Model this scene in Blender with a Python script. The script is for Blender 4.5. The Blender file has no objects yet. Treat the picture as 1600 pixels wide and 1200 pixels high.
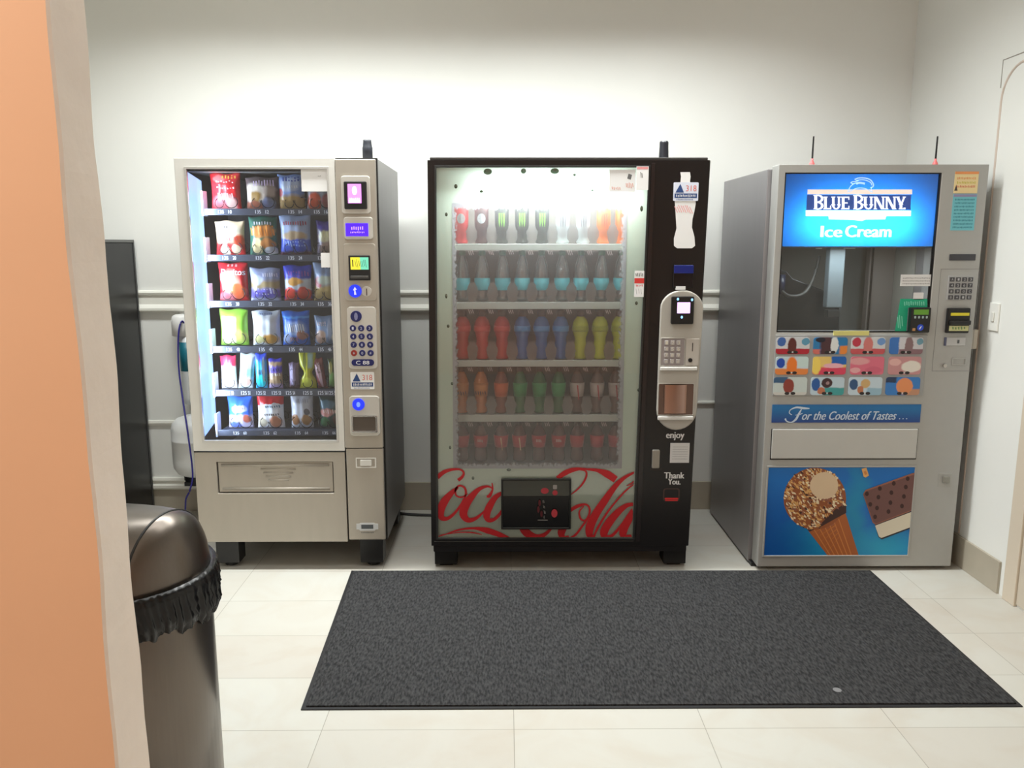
import bpy, bmesh, math, random
from mathutils import Vector, Matrix
random.seed(7)
S = bpy.context.scene
COL = S.collection
PI = math.pi

# ------------------------------------------------------------------ camera
F = 1270.0; TH = math.radians(9.8); PSI = math.radians(0.45); H = 1.47
cam_d = bpy.data.cameras.new('camera'); cam = bpy.data.objects.new('camera', cam_d); COL.objects.link(cam)
cam_d.sensor_width = 36.0; cam_d.lens = 36.0 * F / 1600.0; cam_d.clip_start = 0.02
cam.location = (0, 0, H); cam.rotation_euler = (PI / 2 - TH, 0, -PSI)
S.camera = cam
# ------------------------------------------------------------------ exposure, world
S.view_settings.view_transform = 'Standard'; S.view_settings.look = 'None'
S.view_settings.gamma = 1.0; S.view_settings.use_curve_mapping = False
S.view_settings.exposure = 0.12
S.cycles.use_denoising = True
S.cycles.max_bounces = 10; S.cycles.diffuse_bounces = 5; S.cycles.transparent_max_bounces = 24
S.cycles.sample_clamp_indirect = 6
w = bpy.data.worlds.new('world'); S.world = w; w.use_nodes = True
w.node_tree.nodes['Background'].inputs[0].default_value = (.8, .85, .9, 1)
w.node_tree.nodes['Background'].inputs[1].default_value = 0.05

# ------------------------------------------------------------------ room lights
def area(name, loc, sx, sy, power, col=(1, 1, 1), rot=(0, 0, 0), spread=PI):
    l = bpy.data.lights.new(name, 'AREA'); l.shape = 'RECTANGLE'; l.size = sx; l.size_y = sy
    l.energy = power; l.color = col; l.spread = spread
    o = bpy.data.objects.new(name, l); COL.objects.link(o); o.location = loc; o.rotation_euler = rot
    return o
area('ceiling_lamp_main', (-0.1, 2.3, 2.93), 2.0, 0.5, 15, (.985, 1, .985))
area('ceiling_lamp_rear', (-0.35, 3.36, 2.93), 3.1, 0.26, 78, (.965, 1, .985), spread=math.radians(138))
area('ceiling_lamp_entry', (-1.35, 0.1, 2.93), 1.0, .8, 40, (1, 1, .98))

# ------------------------------------------------------------------ picture measurements -> metres
def ray(px, py):
    x = (px - 800) / F; y = (600 - py) / F
    cp, sp, ct, st = math.cos(PSI), math.sin(PSI), math.cos(TH), math.sin(TH)
    return (sp * ct + x * cp + y * sp * st, cp * ct - x * sp + y * cp * st, -st + y * ct)
def at(px, py, Y):
    d = ray(px, py); t = Y / d[1]
    return (d[0] * t, H + d[2] * t)
def R(x0, y0, x1, y1, Y):
    ym = (y0 + y1) / 2; xm = (x0 + x1) / 2
    return at(x0, ym, Y)[0], at(x1, ym, Y)[0], at(xm, y1, Y)[1], at(xm, y0, Y)[1]   # X0 X1 Z0 Z1
def PX(pts, Y): return [at(a, b, Y) for a, b in pts]

# ------------------------------------------------------------------ materials
def lin(c):
    if isinstance(c, str):
        c = [int(c[i:i + 2], 16) / 255 for i in (0, 2, 4)]
    else: c = [v / 255 for v in c]
    return tuple((v / 12.92 if v <= .04045 else ((v + .055) / 1.055) ** 2.4) for v in c)
_m = {}
def new(name):
    m = bpy.data.materials.new(name); m.use_nodes = True
    nt = m.node_tree
    for n in list(nt.nodes): nt.nodes.remove(n)
    out = nt.nodes.new('ShaderNodeOutputMaterial')
    return m, nt, out
def mat(c, rough=.5, metal=0., spec=.5, emit=0., noise=0., nscale=20., bump=0., stretch=None, coat=0.):
    key = (c if isinstance(c, str) else tuple(c), rough, metal, spec, emit, noise, nscale, bump, stretch, coat)
    if key in _m: return _m[key]
    m, nt, out = new('paint_%d' % len(_m))
    b = nt.nodes.new('ShaderNodeBsdfPrincipled'); nt.links.new(b.outputs[0], out.inputs[0])
    L = lin(c)
    b.inputs['Base Color'].default_value = (*L, 1); b.inputs['Roughness'].default_value = rough
    b.inputs['Metallic'].default_value = metal; b.inputs['Specular IOR Level'].default_value = spec
    b.inputs['Coat Weight'].default_value = coat
    if emit:
        b.inputs['Emission Color'].default_value = (*L, 1); b.inputs['Emission Strength'].default_value = emit
    if noise or bump:
        tc = nt.nodes.new('ShaderNodeTexCoord'); n = nt.nodes.new('ShaderNodeTexNoise')
        n.inputs['Scale'].default_value = nscale; n.inputs['Detail'].default_value = 5
        src = tc.outputs['Object']
        if stretch:
            mp = nt.nodes.new('ShaderNodeMapping'); mp.inputs['Scale'].default_value = stretch
            nt.links.new(src, mp.inputs[0]); src = mp.outputs[0]
        nt.links.new(src, n.inputs['Vector'])
        if noise:
            mx = nt.nodes.new('ShaderNodeMix'); mx.data_type = 'RGBA'
            mx.inputs[6].default_value = (*[v * (1 - noise) for v in L], 1)
            mx.inputs[7].default_value = (*[min(1, v * (1 + noise)) for v in L], 1)
            nt.links.new(n.outputs['Fac'], mx.inputs[0]); nt.links.new(mx.outputs[2], b.inputs['Base Color'])
        if bump:
            bp = nt.nodes.new('ShaderNodeBump'); bp.inputs['Strength'].default_value = bump
            bp.inputs['Distance'].default_value = .01
            nt.links.new(n.outputs['Fac'], bp.inputs['Height']); nt.links.new(bp.outputs[0], b.inputs['Normal'])
    _m[key] = m
    return m
def math_n(nt, op, a, b=None, clamp=False):
    n = nt.nodes.new('ShaderNodeMath'); n.operation = op; n.use_clamp = clamp
    for i, v in enumerate((a, b)):
        if v is None: continue
        if isinstance(v, (int, float)): n.inputs[i].default_value = v
        else: nt.links.new(v, n.inputs[i])
    return n.outputs[0]
def clear(name, col=(1, 1, 1), gloss=.06, haze=0., hcol=(1, 1, 1), edge=None, rough=.02):
    """see-through pane or film: transparent + mirror part (+ misty part)"""
    m, nt, out = new(name)
    t = nt.nodes.new('ShaderNodeBsdfTransparent'); t.inputs[0].default_value = (*col, 1)
    g = nt.nodes.new('ShaderNodeBsdfGlossy'); g.inputs['Roughness'].default_value = rough
    fr = nt.nodes.new('ShaderNodeFresnel'); fr.inputs[0].default_value = 1.45
    fac = math_n(nt, 'MULTIPLY', fr.outputs[0], gloss / .04)
    mx = nt.nodes.new('ShaderNodeMixShader'); nt.links.new(fac, mx.inputs[0])
    src = t.outputs[0]
    if haze or edge:
        d = nt.nodes.new('ShaderNodeBsdfDiffuse'); d.inputs[0].default_value = (*hcol, 1)
        tl = nt.nodes.new('ShaderNodeBsdfTranslucent'); tl.inputs[0].default_value = (*hcol, 1)
        a = nt.nodes.new('ShaderNodeMixShader'); a.inputs[0].default_value = .5
        nt.links.new(d.outputs[0], a.inputs[1]); nt.links.new(tl.outputs[0], a.inputs[2])
        h = nt.nodes.new('ShaderNodeMixShader'); h.inputs[0].default_value = haze
        nt.links.new(src, h.inputs[1]); nt.links.new(a.outputs[0], h.inputs[2]); src = h.outputs[0]
        if edge:      # misting thicker towards the border, ragged
            uv = nt.nodes.new('ShaderNodeUVMap'); sep = nt.nodes.new('ShaderNodeSeparateXYZ'); nt.links.new(uv.outputs[0], sep.inputs[0])
            def dist(o, k):
                c = math_n(nt, 'SUBTRACT', o, .5); c = math_n(nt, 'ABSOLUTE', c); c = math_n(nt, 'SUBTRACT', .5, c)
                return math_n(nt, 'MULTIPLY', c, k)
            dd = math_n(nt, 'MINIMUM', dist(sep.outputs[0], 1.0), dist(sep.outputs[1], 1.5))
            n = nt.nodes.new('ShaderNodeTexNoise'); n.inputs['Scale'].default_value = 60; nt.links.new(uv.outputs[0], n.inputs['Vector'])
            q = math_n(nt, 'MULTIPLY', math_n(nt, 'SUBTRACT', n.outputs['Fac'], .5), .05)
            dd = math_n(nt, 'ADD', dd, q)
            r = nt.nodes.new('ShaderNodeMapRange'); nt.links.new(dd, r.inputs[0])
            r.inputs[1].default_value = edge * .55; r.inputs[2].default_value = edge; r.inputs[3].default_value = .8; r.inputs[4].default_value = haze
            nt.links.new(r.outputs[0], h.inputs[0])
    nt.links.new(src, mx.inputs[1]); nt.links.new(g.outputs[0], mx.inputs[2]); nt.links.new(mx.outputs[0], out.inputs[0])
    return m
def translucent(name, col, t=.5, gloss=.04):
    m, nt, out = new(name)
    d = nt.nodes.new('ShaderNodeBsdfDiffuse'); d.inputs[0].default_value = (*col, 1)
    tl = nt.nodes.new('ShaderNodeBsdfTranslucent'); tl.inputs[0].default_value = (*col, 1)
    a = nt.nodes.new('ShaderNodeMixShader'); a.inputs[0].default_value = t
    nt.links.new(d.outputs[0], a.inputs[1]); nt.links.new(tl.outputs[0], a.inputs[2])
    g = nt.nodes.new('ShaderNodeBsdfGlossy'); g.inputs['Roughness'].default_value = .08
    h = nt.nodes.new('ShaderNodeMixShader'); h.inputs[0].default_value = gloss
    nt.links.new(a.outputs[0], h.inputs[1]); nt.links.new(g.outputs[0], h.inputs[2]); nt.links.new(h.outputs[0], out.inputs[0])
    return m
def printed(name, base, layers, rough=.35, wob=.06, spec=.5, wscale=5.):
    """artwork printed on a surface, in its UV square.  layers: ('ell',cx,cy,rx,ry,col[,soft]) ('band',v0,v1,col[,soft]) ('box',u0,u1,v0,v1,col[,soft])"""
    m, nt, out = new(name)
    b = nt.nodes.new('ShaderNodeBsdfPrincipled'); nt.links.new(b.outputs[0], out.inputs[0])
    b.inputs['Roughness'].default_value = rough; b.inputs['Specular IOR Level'].default_value = spec
    uv = nt.nodes.new('ShaderNodeUVMap')
    n = nt.nodes.new('ShaderNodeTexNoise'); n.inputs['Scale'].default_value = wscale; n.inputs['Detail'].default_value = 3
    nt.links.new(uv.outputs[0], n.inputs['Vector'])
    va = nt.nodes.new('ShaderNodeVectorMath'); va.operation = 'SUBTRACT'; nt.links.new(n.outputs['Color'], va.inputs[0]); va.inputs[1].default_value = (.5, .5, .5)
    vs = nt.nodes.new('ShaderNodeVectorMath'); vs.operation = 'SCALE'; nt.links.new(va.outputs[0], vs.inputs[0]); vs.inputs['Scale'].default_value = wob * 2.5
    vb = nt.nodes.new('ShaderNodeVectorMath'); vb.operation = 'ADD'; nt.links.new(vs.outputs[0], vb.inputs[0]); nt.links.new(uv.outputs[0], vb.inputs[1])
    sep = nt.nodes.new('ShaderNodeSeparateXYZ'); nt.links.new(vb.outputs[0], sep.inputs[0])
    U, V = sep.outputs[0], sep.outputs[1]
    cur = None; prev = (*lin(base), 1)
    def edge(val, soft):    # 1 where val > 0
        return math_n(nt, 'ADD', math_n(nt, 'DIVIDE', val, soft), .5, True)
    for L in layers:
        k = L[0]
        if k == 'ell':
            _, cx, cy, rx, ry, col = L[:6]; soft = L[6] if len(L) > 6 else .08
            a = math_n(nt, 'DIVIDE', math_n(nt, 'SUBTRACT', U, cx), rx); a = math_n(nt, 'MULTIPLY', a, a)
            c = math_n(nt, 'DIVIDE', math_n(nt, 'SUBTRACT', V, cy), ry); c = math_n(nt, 'MULTIPLY', c, c)
            mk = edge(math_n(nt, 'SUBTRACT', 1., math_n(nt, 'ADD', a, c)), soft * 4)
        elif k == 'band':
            _, v0, v1, col = L[:4]; soft = L[4] if len(L) > 4 else .04
            mk = math_n(nt, 'MULTIPLY', edge(math_n(nt, 'SUBTRACT', V, v0), soft), edge(math_n(nt, 'SUBTRACT', v1, V), soft))
        else:
            _, u0, u1, v0, v1, col = L[:6]; soft = L[6] if len(L) > 6 else .03
            mk = math_n(nt, 'MULTIPLY', edge(math_n(nt, 'SUBTRACT', V, v0), soft), edge(math_n(nt, 'SUBTRACT', v1, V), soft))
            mk = math_n(nt, 'MULTIPLY', mk, math_n(nt, 'MULTIPLY', edge(math_n(nt, 'SUBTRACT', U, u0), soft), edge(math_n(nt, 'SUBTRACT', u1, U), soft)))
        mx = nt.nodes.new('ShaderNodeMix'); mx.data_type = 'RGBA'
        nt.links.new(mk, mx.inputs[0])
        if cur is None: mx.inputs[6].default_value = prev
        else: nt.links.new(cur, mx.inputs[6])
        mx.inputs[7].default_value = (*lin(col), 1)
        cur = mx.outputs[2]
    if cur is None: b.inputs['Base Color'].default_value = prev
    else: nt.links.new(cur, b.inputs['Base Color'])
    return m

# ------------------------------------------------------------------ mesh helpers
class MB:
    def __init__(s): s.v = []; s.f = []; s.m = []; s.uv = None
    def add(s, vs, fs, mi=0):
        o = len(s.v); s.v += [tuple(p) for p in vs]; s.f += [tuple(i + o for i in f) for f in fs]; s.m += [mi] * len(fs); return s
    def box(s, x0, x1, y0, y1, z0, z1, mi=0):
        vs = [(x, y, z) for x in (x0, x1) for y in (y0, y1) for z in (z0, z1)]
        return s.add(vs, [(0, 1, 3, 2), (4, 6, 7, 5), (0, 4, 5, 1), (2, 3, 7, 6), (0, 2, 6, 4), (1, 5, 7, 3)], mi)
    def prism(s, pts, y0, y1, mi=0):
        n = len(pts); vs = [(a, y0, b) for a, b in pts] + [(a, y1, b) for a, b in pts]
        return s.add(vs, [tuple(range(n)), tuple(range(2 * n - 1, n - 1, -1))] + [(i, i + n, (i + 1) % n + n, (i + 1) % n) for i in range(n)], mi)
    def flat(s, pts, y, mi=0):
        return s.add([(a, y, b) for a, b in pts], [tuple(range(len(pts)))], mi)
    def ring(s, outer, inner, y0, y1, mi=0):      # frame between two outlines with equal counts
        n = len(outer)
        vs = [(a, y0, b) for a, b in outer] + [(a, y0, b) for a, b in inner] + [(a, y1, b) for a, b in outer] + [(a, y1, b) for a, b in inner]
        fs = []
        for i in range(n):
            j = (i + 1) % n
            fs += [(i, j, n + j, n + i), (2 * n + i, 3 * n + i, 3 * n + j, 2 * n + j), (i, 2 * n + i, 2 * n + j, j), (n + i, n + j, 3 * n + j, 3 * n + i)]
        return s.add(vs, fs, mi)
    def tube(s, pts, r, n=8, mi=0, cap=True):
        pts = [Vector(p) for p in pts]; vs = []; fs = []
        for i, p in enumerate(pts):
            t = (pts[min(i + 1, len(pts) - 1)] - pts[max(i - 1, 0)]).normalized()
            a = Vector((0, 0, 1)) if abs(t.z) < .9 else Vector((1, 0, 0))
            u = t.cross(a).normalized(); v = t.cross(u)
            rr = r[i] if isinstance(r, (list, tuple)) else r
            vs += [p + (u * math.cos(2 * PI * k / n) + v * math.sin(2 * PI * k / n)) * rr for k in range(n)]
        for i in range(len(pts) - 1):
            fs += [(i * n + k, i * n + (k + 1) % n, (i + 1) * n + (k + 1) % n, (i + 1) * n + k) for k in range(n)]
        if cap: fs += [tuple(range(n)), tuple(range(len(vs) - 1, len(vs) - n - 1, -1))]
        return s.add(vs, fs, mi)
    def lathe(s, prof, cx, cy, cz=0., n=24, mi=0, wav=None):
        vs = []; fs = []
        for j, (r, z) in enumerate(prof):
            for k in range(n):
                a = 2 * PI * k / n; q = r * (wav(a, z) if wav else 1)
                vs.append((cx + q * math.cos(a), cy + q * math.sin(a), cz + z))
        for j in range(len(prof) - 1):
            fs += [(j * n + k, j * n + (k + 1) % n, (j + 1) * n + (k + 1) % n, (j + 1) * n + k) for k in range(n)]
        if prof[0][0] > 1e-4: fs.append(tuple(range(n - 1, -1, -1)))
        if prof[-1][0] > 1e-4: fs.append(tuple(range(len(vs) - n, len(vs))))
        return s.add(vs, fs, mi)
    def build(s, name, mats, parent=None, bevel=0., smooth=False, label=None, uvbox=None, seg=2, norm=True, sub=0):
        me = bpy.data.meshes.new(name)
        o = bpy.data.objects.new(name, me); COL.objects.link(o)
        off = Vector((0, 0, 0))
        if parent is not None:
            o.parent = parent; q = parent
            while q is not None: off += Vector(q.location); q = q.parent
        me.from_pydata([tuple(Vector(p) - off) for p in s.v], [], s.f)
        if not isinstance(mats, (list, tuple)): mats = [mats]
        for m in mats: me.materials.append(m)
        for p, mi in zip(me.polygons, s.m): p.material_index = mi; p.use_smooth = smooth
        if norm:
            bm = bmesh.new(); bm.from_mesh(me); bmesh.ops.recalc_face_normals(bm, faces=bm.faces); bm.to_mesh(me); bm.free()
        if uvbox:
            x0, x1, z0, z1 = uvbox; L = me.uv_layers.new(name='UVMap')
            for lp in me.loops:
                p = s.v[lp.vertex_index]; L.data[lp.index].uv = ((p[0] - x0) / (x1 - x0), (p[2] - z0) / (z1 - z0))
        if bevel:
            b = o.modifiers.new('bevel', 'BEVEL'); b.width = bevel; b.segments = seg; b.limit_method = 'ANGLE'; b.angle_limit = .6
            b.harden_normals = False
        if sub:
            b = o.modifiers.new('sub', 'SUBSURF'); b.levels = sub; b.render_levels = sub
        if label: o['label'] = label
        return o
def rr(x0, x1, z0, z1, r, n=6):
    r = min(r, abs(x1 - x0) / 2 - 1e-5, abs(z1 - z0) / 2 - 1e-5); P = []
    for cx, cz, a in ((x1 - r, z1 - r, 0), (x0 + r, z1 - r, PI / 2), (x0 + r, z0 + r, PI), (x1 - r, z0 + r, 3 * PI / 2)):
        P += [(cx + r * math.cos(a + PI / 2 * k / n), cz + r * math.sin(a + PI / 2 * k / n)) for k in range(n + 1)]
    return P
def disc(cx, cz, rx, rz=None, n=20):
    rz = rz or rx
    return [(cx + rx * math.cos(2 * PI * k / n), cz + rz * math.sin(2 * PI * k / n)) for k in range(n)]
def root(name, label, cat, loc, group=None):
    o = bpy.data.objects.new(name, None); COL.objects.link(o); o.location = loc; o.empty_display_size = .1
    o['label'] = label; o['category'] = cat
    if group: o['group'] = group
    return o
def tag(o, label, cat, group=None):
    o['label'] = label; o['category'] = cat
    if group: o['group'] = group
    return o
def struct(o): o['kind'] = 'structure'; return o
_t = {}
def textmesh(txt):
    if txt not in _t:
        c = bpy.data.curves.new('lettering', 'FONT'); c.body = txt; c.resolution_u = 3
        o = bpy.data.objects.new('lettering', c); COL.objects.link(o)
        dg = bpy.context.evaluated_depsgraph_get(); dg.update()
        me = o.evaluated_get(dg).to_mesh()
        vs = [tuple(v.co) for v in me.vertices]; fs = [tuple(p.vertices) for p in me.polygons]
        o.evaluated_get(dg).to_mesh_clear(); bpy.data.objects.remove(o); bpy.data.curves.remove(c)
        x0 = min(v[0] for v in vs); x1 = max(v[0] for v in vs); y0 = min(v[1] for v in vs); y1 = max(v[1] for v in vs)
        _t[txt] = ([((v[0] - x0) / (x1 - x0), (v[1] - y0) / (y1 - y0)) for v in vs], fs)
    return _t[txt]
def text(mb, txt, x0, x1, z0, z1, y, mi=0, shear=0., warp=None, bold=0.):
    vs, fs = textmesh(txt)
    for dx in ((-bold, 0, bold) if bold else (0,)):
        out = []
        for a, b in vs:
            X = x0 + a * (x1 - x0) + shear * (b - .5) * (z1 - z0) + dx; Z = z0 + b * (z1 - z0)
            Yy = y(X, Z) if callable(y) else y
            if warp: X, Z = warp(X, Z)
            out.append((X, Yy - (.00012 if dx < 0 else .00024 if dx > 0 else 0), Z))
        mb.add(out, fs, mi)
def scribble(mb, x0, x1, z0, z1, y, n=8, mi=0, lean=.15, thin=.45):
    """a row of worn, unreadable letter strokes"""
    w = (x1 - x0) / n
    for i in range(n):
        a = x0 + (i + .5 * (1 - thin)) * w; b = a + w * thin
        lo = z0 + random.uniform(0, .2) * (z1 - z0); hi = z1 - random.uniform(0, .25) * (z1 - z0); s = lean * (hi - lo)
        P = [(a, lo), (b, lo), (b - s, hi), (a - s, hi)]
        mb.add([(p, (y(p, q) if callable(y) else y), q) for p, q in P], [(0, 1, 2, 3)], mi)
def ribbon(mb, pts, ws, y, mi=0, sub=6, clip=None):
    """brush stroke with changing width; pts in XZ metres"""
    P = []; W = []
    n = len(pts)
    for i in range(n - 1):
        p0 = pts[max(i - 1, 0)]; p1 = pts[i]; p2 = pts[i + 1]; p3 = pts[min(i + 2, n - 1)]
        for k in range(sub):
            t = k / sub
            q = [.5 * ((2 * p1[d]) + (-p0[d] + p2[d]) * t + (2 * p0[d] - 5 * p1[d] + 4 * p2[d] - p3[d]) * t * t + (-p0[d] + 3 * p1[d] - 3 * p2[d] + p3[d]) * t ** 3) for d in (0, 1)]
            P.append(q); W.append(ws[i] + (ws[i + 1] - ws[i]) * t)
    P.append(pts[-1]); W.append(ws[-1])
    vs = []
    for i, (a, b) in enumerate(P):
        c = P[min(i + 1, len(P) - 1)]; d = P[max(i - 1, 0)]
        tx, tz = c[0] - d[0], c[1] - d[1]; L = math.hypot(tx, tz) or 1
        nx, nz = -tz / L, tx / L
        for sgn in (1, -1):
            X = a + nx * W[i] / 2 * sgn; Z = b + nz * W[i] / 2 * sgn
            if clip: X = min(max(X, clip[0]), clip[1]); Z = min(max(Z, clip[2]), clip[3])
            vs.append((X, y, Z))
    mb.add(vs, [(2 * i, 2 * i + 1, 2 * i + 3, 2 * i + 2) for i in range(len(P) - 1)], mi)

# ================================================================== SETTING
YW = 4.38; XR = 2.10; ZC = 2.95
m_wall = mat((234, 235, 231), .75, noise=.03, nscale=3, bump=.04)
m_orange = mat((234, 182, 142), .7, noise=.04, nscale=4, bump=.06)
m_cream = mat((246, 232, 220), .75, noise=.06, nscale=14, bump=.25)
m_base = mat((176, 168, 152), .45, noise=.1, nscale=9)
# floor tiles
def floor_mat():
    m, nt, out = new('floor_tiles')
    b = nt.nodes.new('ShaderNodeBsdfPrincipled'); nt.links.new(b.outputs[0], out.inputs[0])
    g = nt.nodes.new('ShaderNodeNewGeometry'); mp = nt.nodes.new('ShaderNodeMapping')
    mp.inputs['Location'].default_value = (-.024, -2.279, 0)
    nt.links.new(g.outputs['Position'], mp.inputs[0])
    br = nt.nodes.new('ShaderNodeTexBrick'); nt.links.new(mp.outputs[0], br.inputs[0])
    br.offset = 0.; br.squash = 1.
    br.inputs['Scale'].default_value = 1; br.inputs['Brick Width'].default_value = .589; br.inputs['Row Height'].default_value = .306
    br.inputs['Mortar Size'].default_value = .0016; br.inputs['Mortar Smooth'].default_value = .6; br.inputs['Bias'].default_value = 0
    br.inputs['Color1'].default_value = (*lin((203, 202, 194)), 1); br.inputs['Color2'].default_value = (*lin((198, 194, 185)), 1)
    br.inputs['Mortar'].default_value = (*lin((158, 155, 145)), 1)
    n = nt.nodes.new('ShaderNodeTexNoise'); n.inputs['Scale'].default_value = 3.2; n.inputs['Detail'].default_value = 6; n.inputs['Distortion'].default_value = 1.5
    nt.links.new(g.outputs['Position'], n.inputs['Vector'])
    r = nt.nodes.new('ShaderNodeValToRGB'); r.color_ramp.elements[0].position = .42; r.color_ramp.elements[1].position = .72
    r.color_ramp.elements[0].color = (1, 1, 1, 1); r.color_ramp.elements[1].color = (.93, .87, .82, 1)
    nt.links.new(n.outputs['Fac'], r.inputs[0])
    mx = nt.nodes.new('ShaderNodeMix'); mx.data_type = 'RGBA'; mx.blend_type = 'MULTIPLY'; mx.inputs[0].default_value = .7
    nt.links.new(br.outputs['Color'], mx.inputs[6]); nt.links.new(r.outputs[0], mx.inputs[7])
    nt.links.new(mx.outputs[2], b.inputs['Base Color']); b.inputs['Roughness'].default_value = .38; b.inputs['Specular IOR Level'].default_value = .35
    return m
struct(MB().box(-3.2, XR + .1, -2.2, YW + .1, -.1, 0).build('floor', floor_mat()))
struct(MB().box(-3.2, XR + .1, -2.2, YW + .1, ZC, ZC + .1).build('ceiling', mat((225, 222, 212), .8)))
struct(MB().box(-3.2, XR, YW, YW + .1, 0, ZC).build('wall_back', m_wall))
struct(MB().box(XR, XR + .1, -2.2, YW + .1, 0, ZC).build('wall_right', m_wall))
struct(MB().box(-3.3, -3.2, -2.2, YW + .1, 0, ZC).build('wall_left', m_wall))
struct(MB().box(-3.2, XR, -2.3, -2.2, 0, ZC).build('wall_front', m_orange))
# partition end with hand-trowelled edge, orange towards the camera, cream on its end
def partition():
    mb = MB(); n = 90; x = -.63; y0, y1 = 1.2, 1.305
    vs = []
    for i in range(n + 1):
        z = ZC * i / n
        a = .002 * math.sin(z * 7.1) + .0012 * math.sin(z * 19.7 + 1) + random.uniform(-.0003, .0003)
        b = .002 * math.sin(z * 9.3 + 2) + .0012 * math.sin(z * 26) + random.uniform(-.0003, .0003)
        vs += [(-3.2, y0, z), (x - .004 + a, y0, z), (x + a, y0 + .004, z), (x + b, y1 - .004, z), (x - .006 + b, y1, z), (-3.2, y1, z)]
    mb.v = vs
    for i in range(n):
        o = i * 6; p = o + 6
        for k, mi in ((0, 0), (1, 1), (2, 1), (3, 1), (4, 1)):
            mb.f.append((o + k, o + k + 1, p + k + 1, p + k)); mb.m.append(mi)
    mb.f += [(0, 5, 4, 3, 2, 1), tuple(n * 6 + k for k in range(6))]; mb.m += [1, 1]
    return mb.build('wall_partition', [m_orange, m_cream], smooth=False)
struct(partition())
# baseboards, rails, door trim
struct(MB().box(-3.2, XR, YW - .012, YW, 0, .16).build('baseboard_back', m_base, bevel=.002))
struct(MB().box(XR - .012, XR, 3.245, YW - .012, 0, .142).build('baseboard_right', m_base, bevel=.002))
m_trim = mat((232, 231, 222), .5)
def rail(name, x0, x1, prof):
    mb = MB(); vs = []; n = len(prof)
    for x in (x0, x1): vs += [(x, YW - d, z) for d, z in prof]
    mb.add(vs, [(i, i + 1, n + i + 1, n + i) for i in range(n - 1)] + [tuple(range(n)), tuple(range(n, 2 * n))])
    return struct(mb.build(name, m_trim))
rail('trim_1', -3.2, XR, [(0, 1.225), (.016, 1.222), (.022, 1.212), (.018, 1.202), (.008, 1.196), (.008, 1.15), (.02, 1.14), (.03, 1.13), (.03, 1.118), (.016, 1.108), (0, 1.106)])
rail('trim_2', -3.2, -1.2, [(0, .515), (.01, .512), (.014, .5), (.01, .487), (0, .484)])
rail('trim_3', .84, XR, [(0, .618), (.012, .615), (.014, .607), (.01, .6), (0, .598)])
rail('trim_4', -3.2, -1.2, [(0, .192), (.02, .19), (.024, .178), (.014, .17), (.014, .158), (.03, .15), (.03, .135), (.018, .125), (0, .12)])
arch = [(XR, 3.578, .15)] + [(XR, 3.578, .15 + (2.06 - .15) * k / 6) for k in range(1, 7)] + \
       [(XR, 3.578 - .14 * (1 - math.cos(a)), 2.06 + .14 * math.sin(a)) for a in [PI / 2 * k / 8 for k in range(1, 9)]] + [(XR, 3.3, 2.203), (XR, 2.6, 2.205)]
struct(MB().tube(arch, .0055, 8).build('trim_5', mat((214, 200, 188), .5), smooth=True))
struct(MB().tube([(XR, 3.592, 2.12), (XR, 3.592, 2.232), (XR, 3.4, 2.234), (XR, 2.6, 2.236)], .0025, 6).build('trim_6', mat((150, 145, 135), .6)))
mbd = MB().box(XR - .016, XR, 3.12, 3.2, 0, 2.1).box(XR - .016, XR, 2.2, 3.2, 2.1, 2.18)
struct(mbd.build('trim_7', mat((214, 202, 184), .5), bevel=.003))
struct(MB().box(XR - .006, XR, 2.2, 3.118, 0.01, 2.1).build('door_1', mat((206, 196, 180), .5)))
# ---- wall plate on the right wall
sw = root('light_switch', 'white switch plate on the right wall behind the grey freezer machine', 'switch', (XR, 3.47, 1.17))
MB().box(XR - .008, XR, 3.435, 3.505, 1.10, 1.22).build('plate', mat((238, 238, 232), .4), sw, bevel=.003)
MB().box(XR - .013, XR - .008, 3.46, 3.48, 1.14, 1.18).build('toggle', mat((225, 225, 218), .4), sw, bevel=.002)

# ================================================================== FLOOR MAT
mt = root('floor_mat', 'dark charcoal ribbed rug lying on the tiles before the machines', 'mat', (.5, 2.95, 0))
def carpet():
    m, nt, out = new('carpet_pile')
    b = nt.nodes.new('ShaderNodeBsdfPrincipled'); nt.links.new(b.outputs[0], out.inputs[0])
    g = nt.nodes.new('ShaderNodeNewGeometry')
    n = nt.nodes.new('ShaderNodeTexNoise'); n.inputs['Scale'].default_value = 90; n.inputs['Detail'].default_value = 4
    mp = nt.nodes.new('ShaderNodeMapping'); mp.inputs['Scale'].default_value = (1.6, .5, 1); mp.inputs['Rotation'].default_value = (0, 0, .25)
    nt.links.new(g.outputs['Position'], mp.inputs[0]); nt.links.new(mp.outputs[0], n.inputs['Vector'])
    r = nt.nodes.new('ShaderNodeValToRGB'); e = r.color_ramp.elements
    e[0].position = .35; e[0].color = (*lin((42, 42, 43)), 1); e[1].position = .68; e[1].color = (*lin((72, 72, 73)), 1)
    nt.links.new(n.outputs['Fac'], r.inputs[0]); nt.links.new(r.outputs[0], b.inputs['Base Color'])
    b.inputs['Roughness'].default_value = .95; b.inputs['Specular IOR Level'].default_value = .1
    bp = nt.nodes.new('ShaderNodeBump'); bp.inputs['Strength'].default_value = .5; bp.inputs['Distance'].default_value = .004
    nt.links.new(n.outputs['Fac'], bp.inputs['Height']); nt.links.new(bp.outputs[0], b.inputs['Normal'])
    return m
def quad_xy(mb, P, z0, z1, mi=0):
    return mb.add([(x, y, z0) for x, y in P] + [(x, y, z1) for x, y in P], [(0, 1, 2, 3), (4, 5, 6, 7), (0, 1, 5, 4), (1, 2, 6, 5), (2, 3, 7, 6), (3, 0, 4, 7)], mi)
MC = [(-.656, 2.387), (1.662, 2.387), (1.659, 3.49), (-.703, 3.506)]
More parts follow.
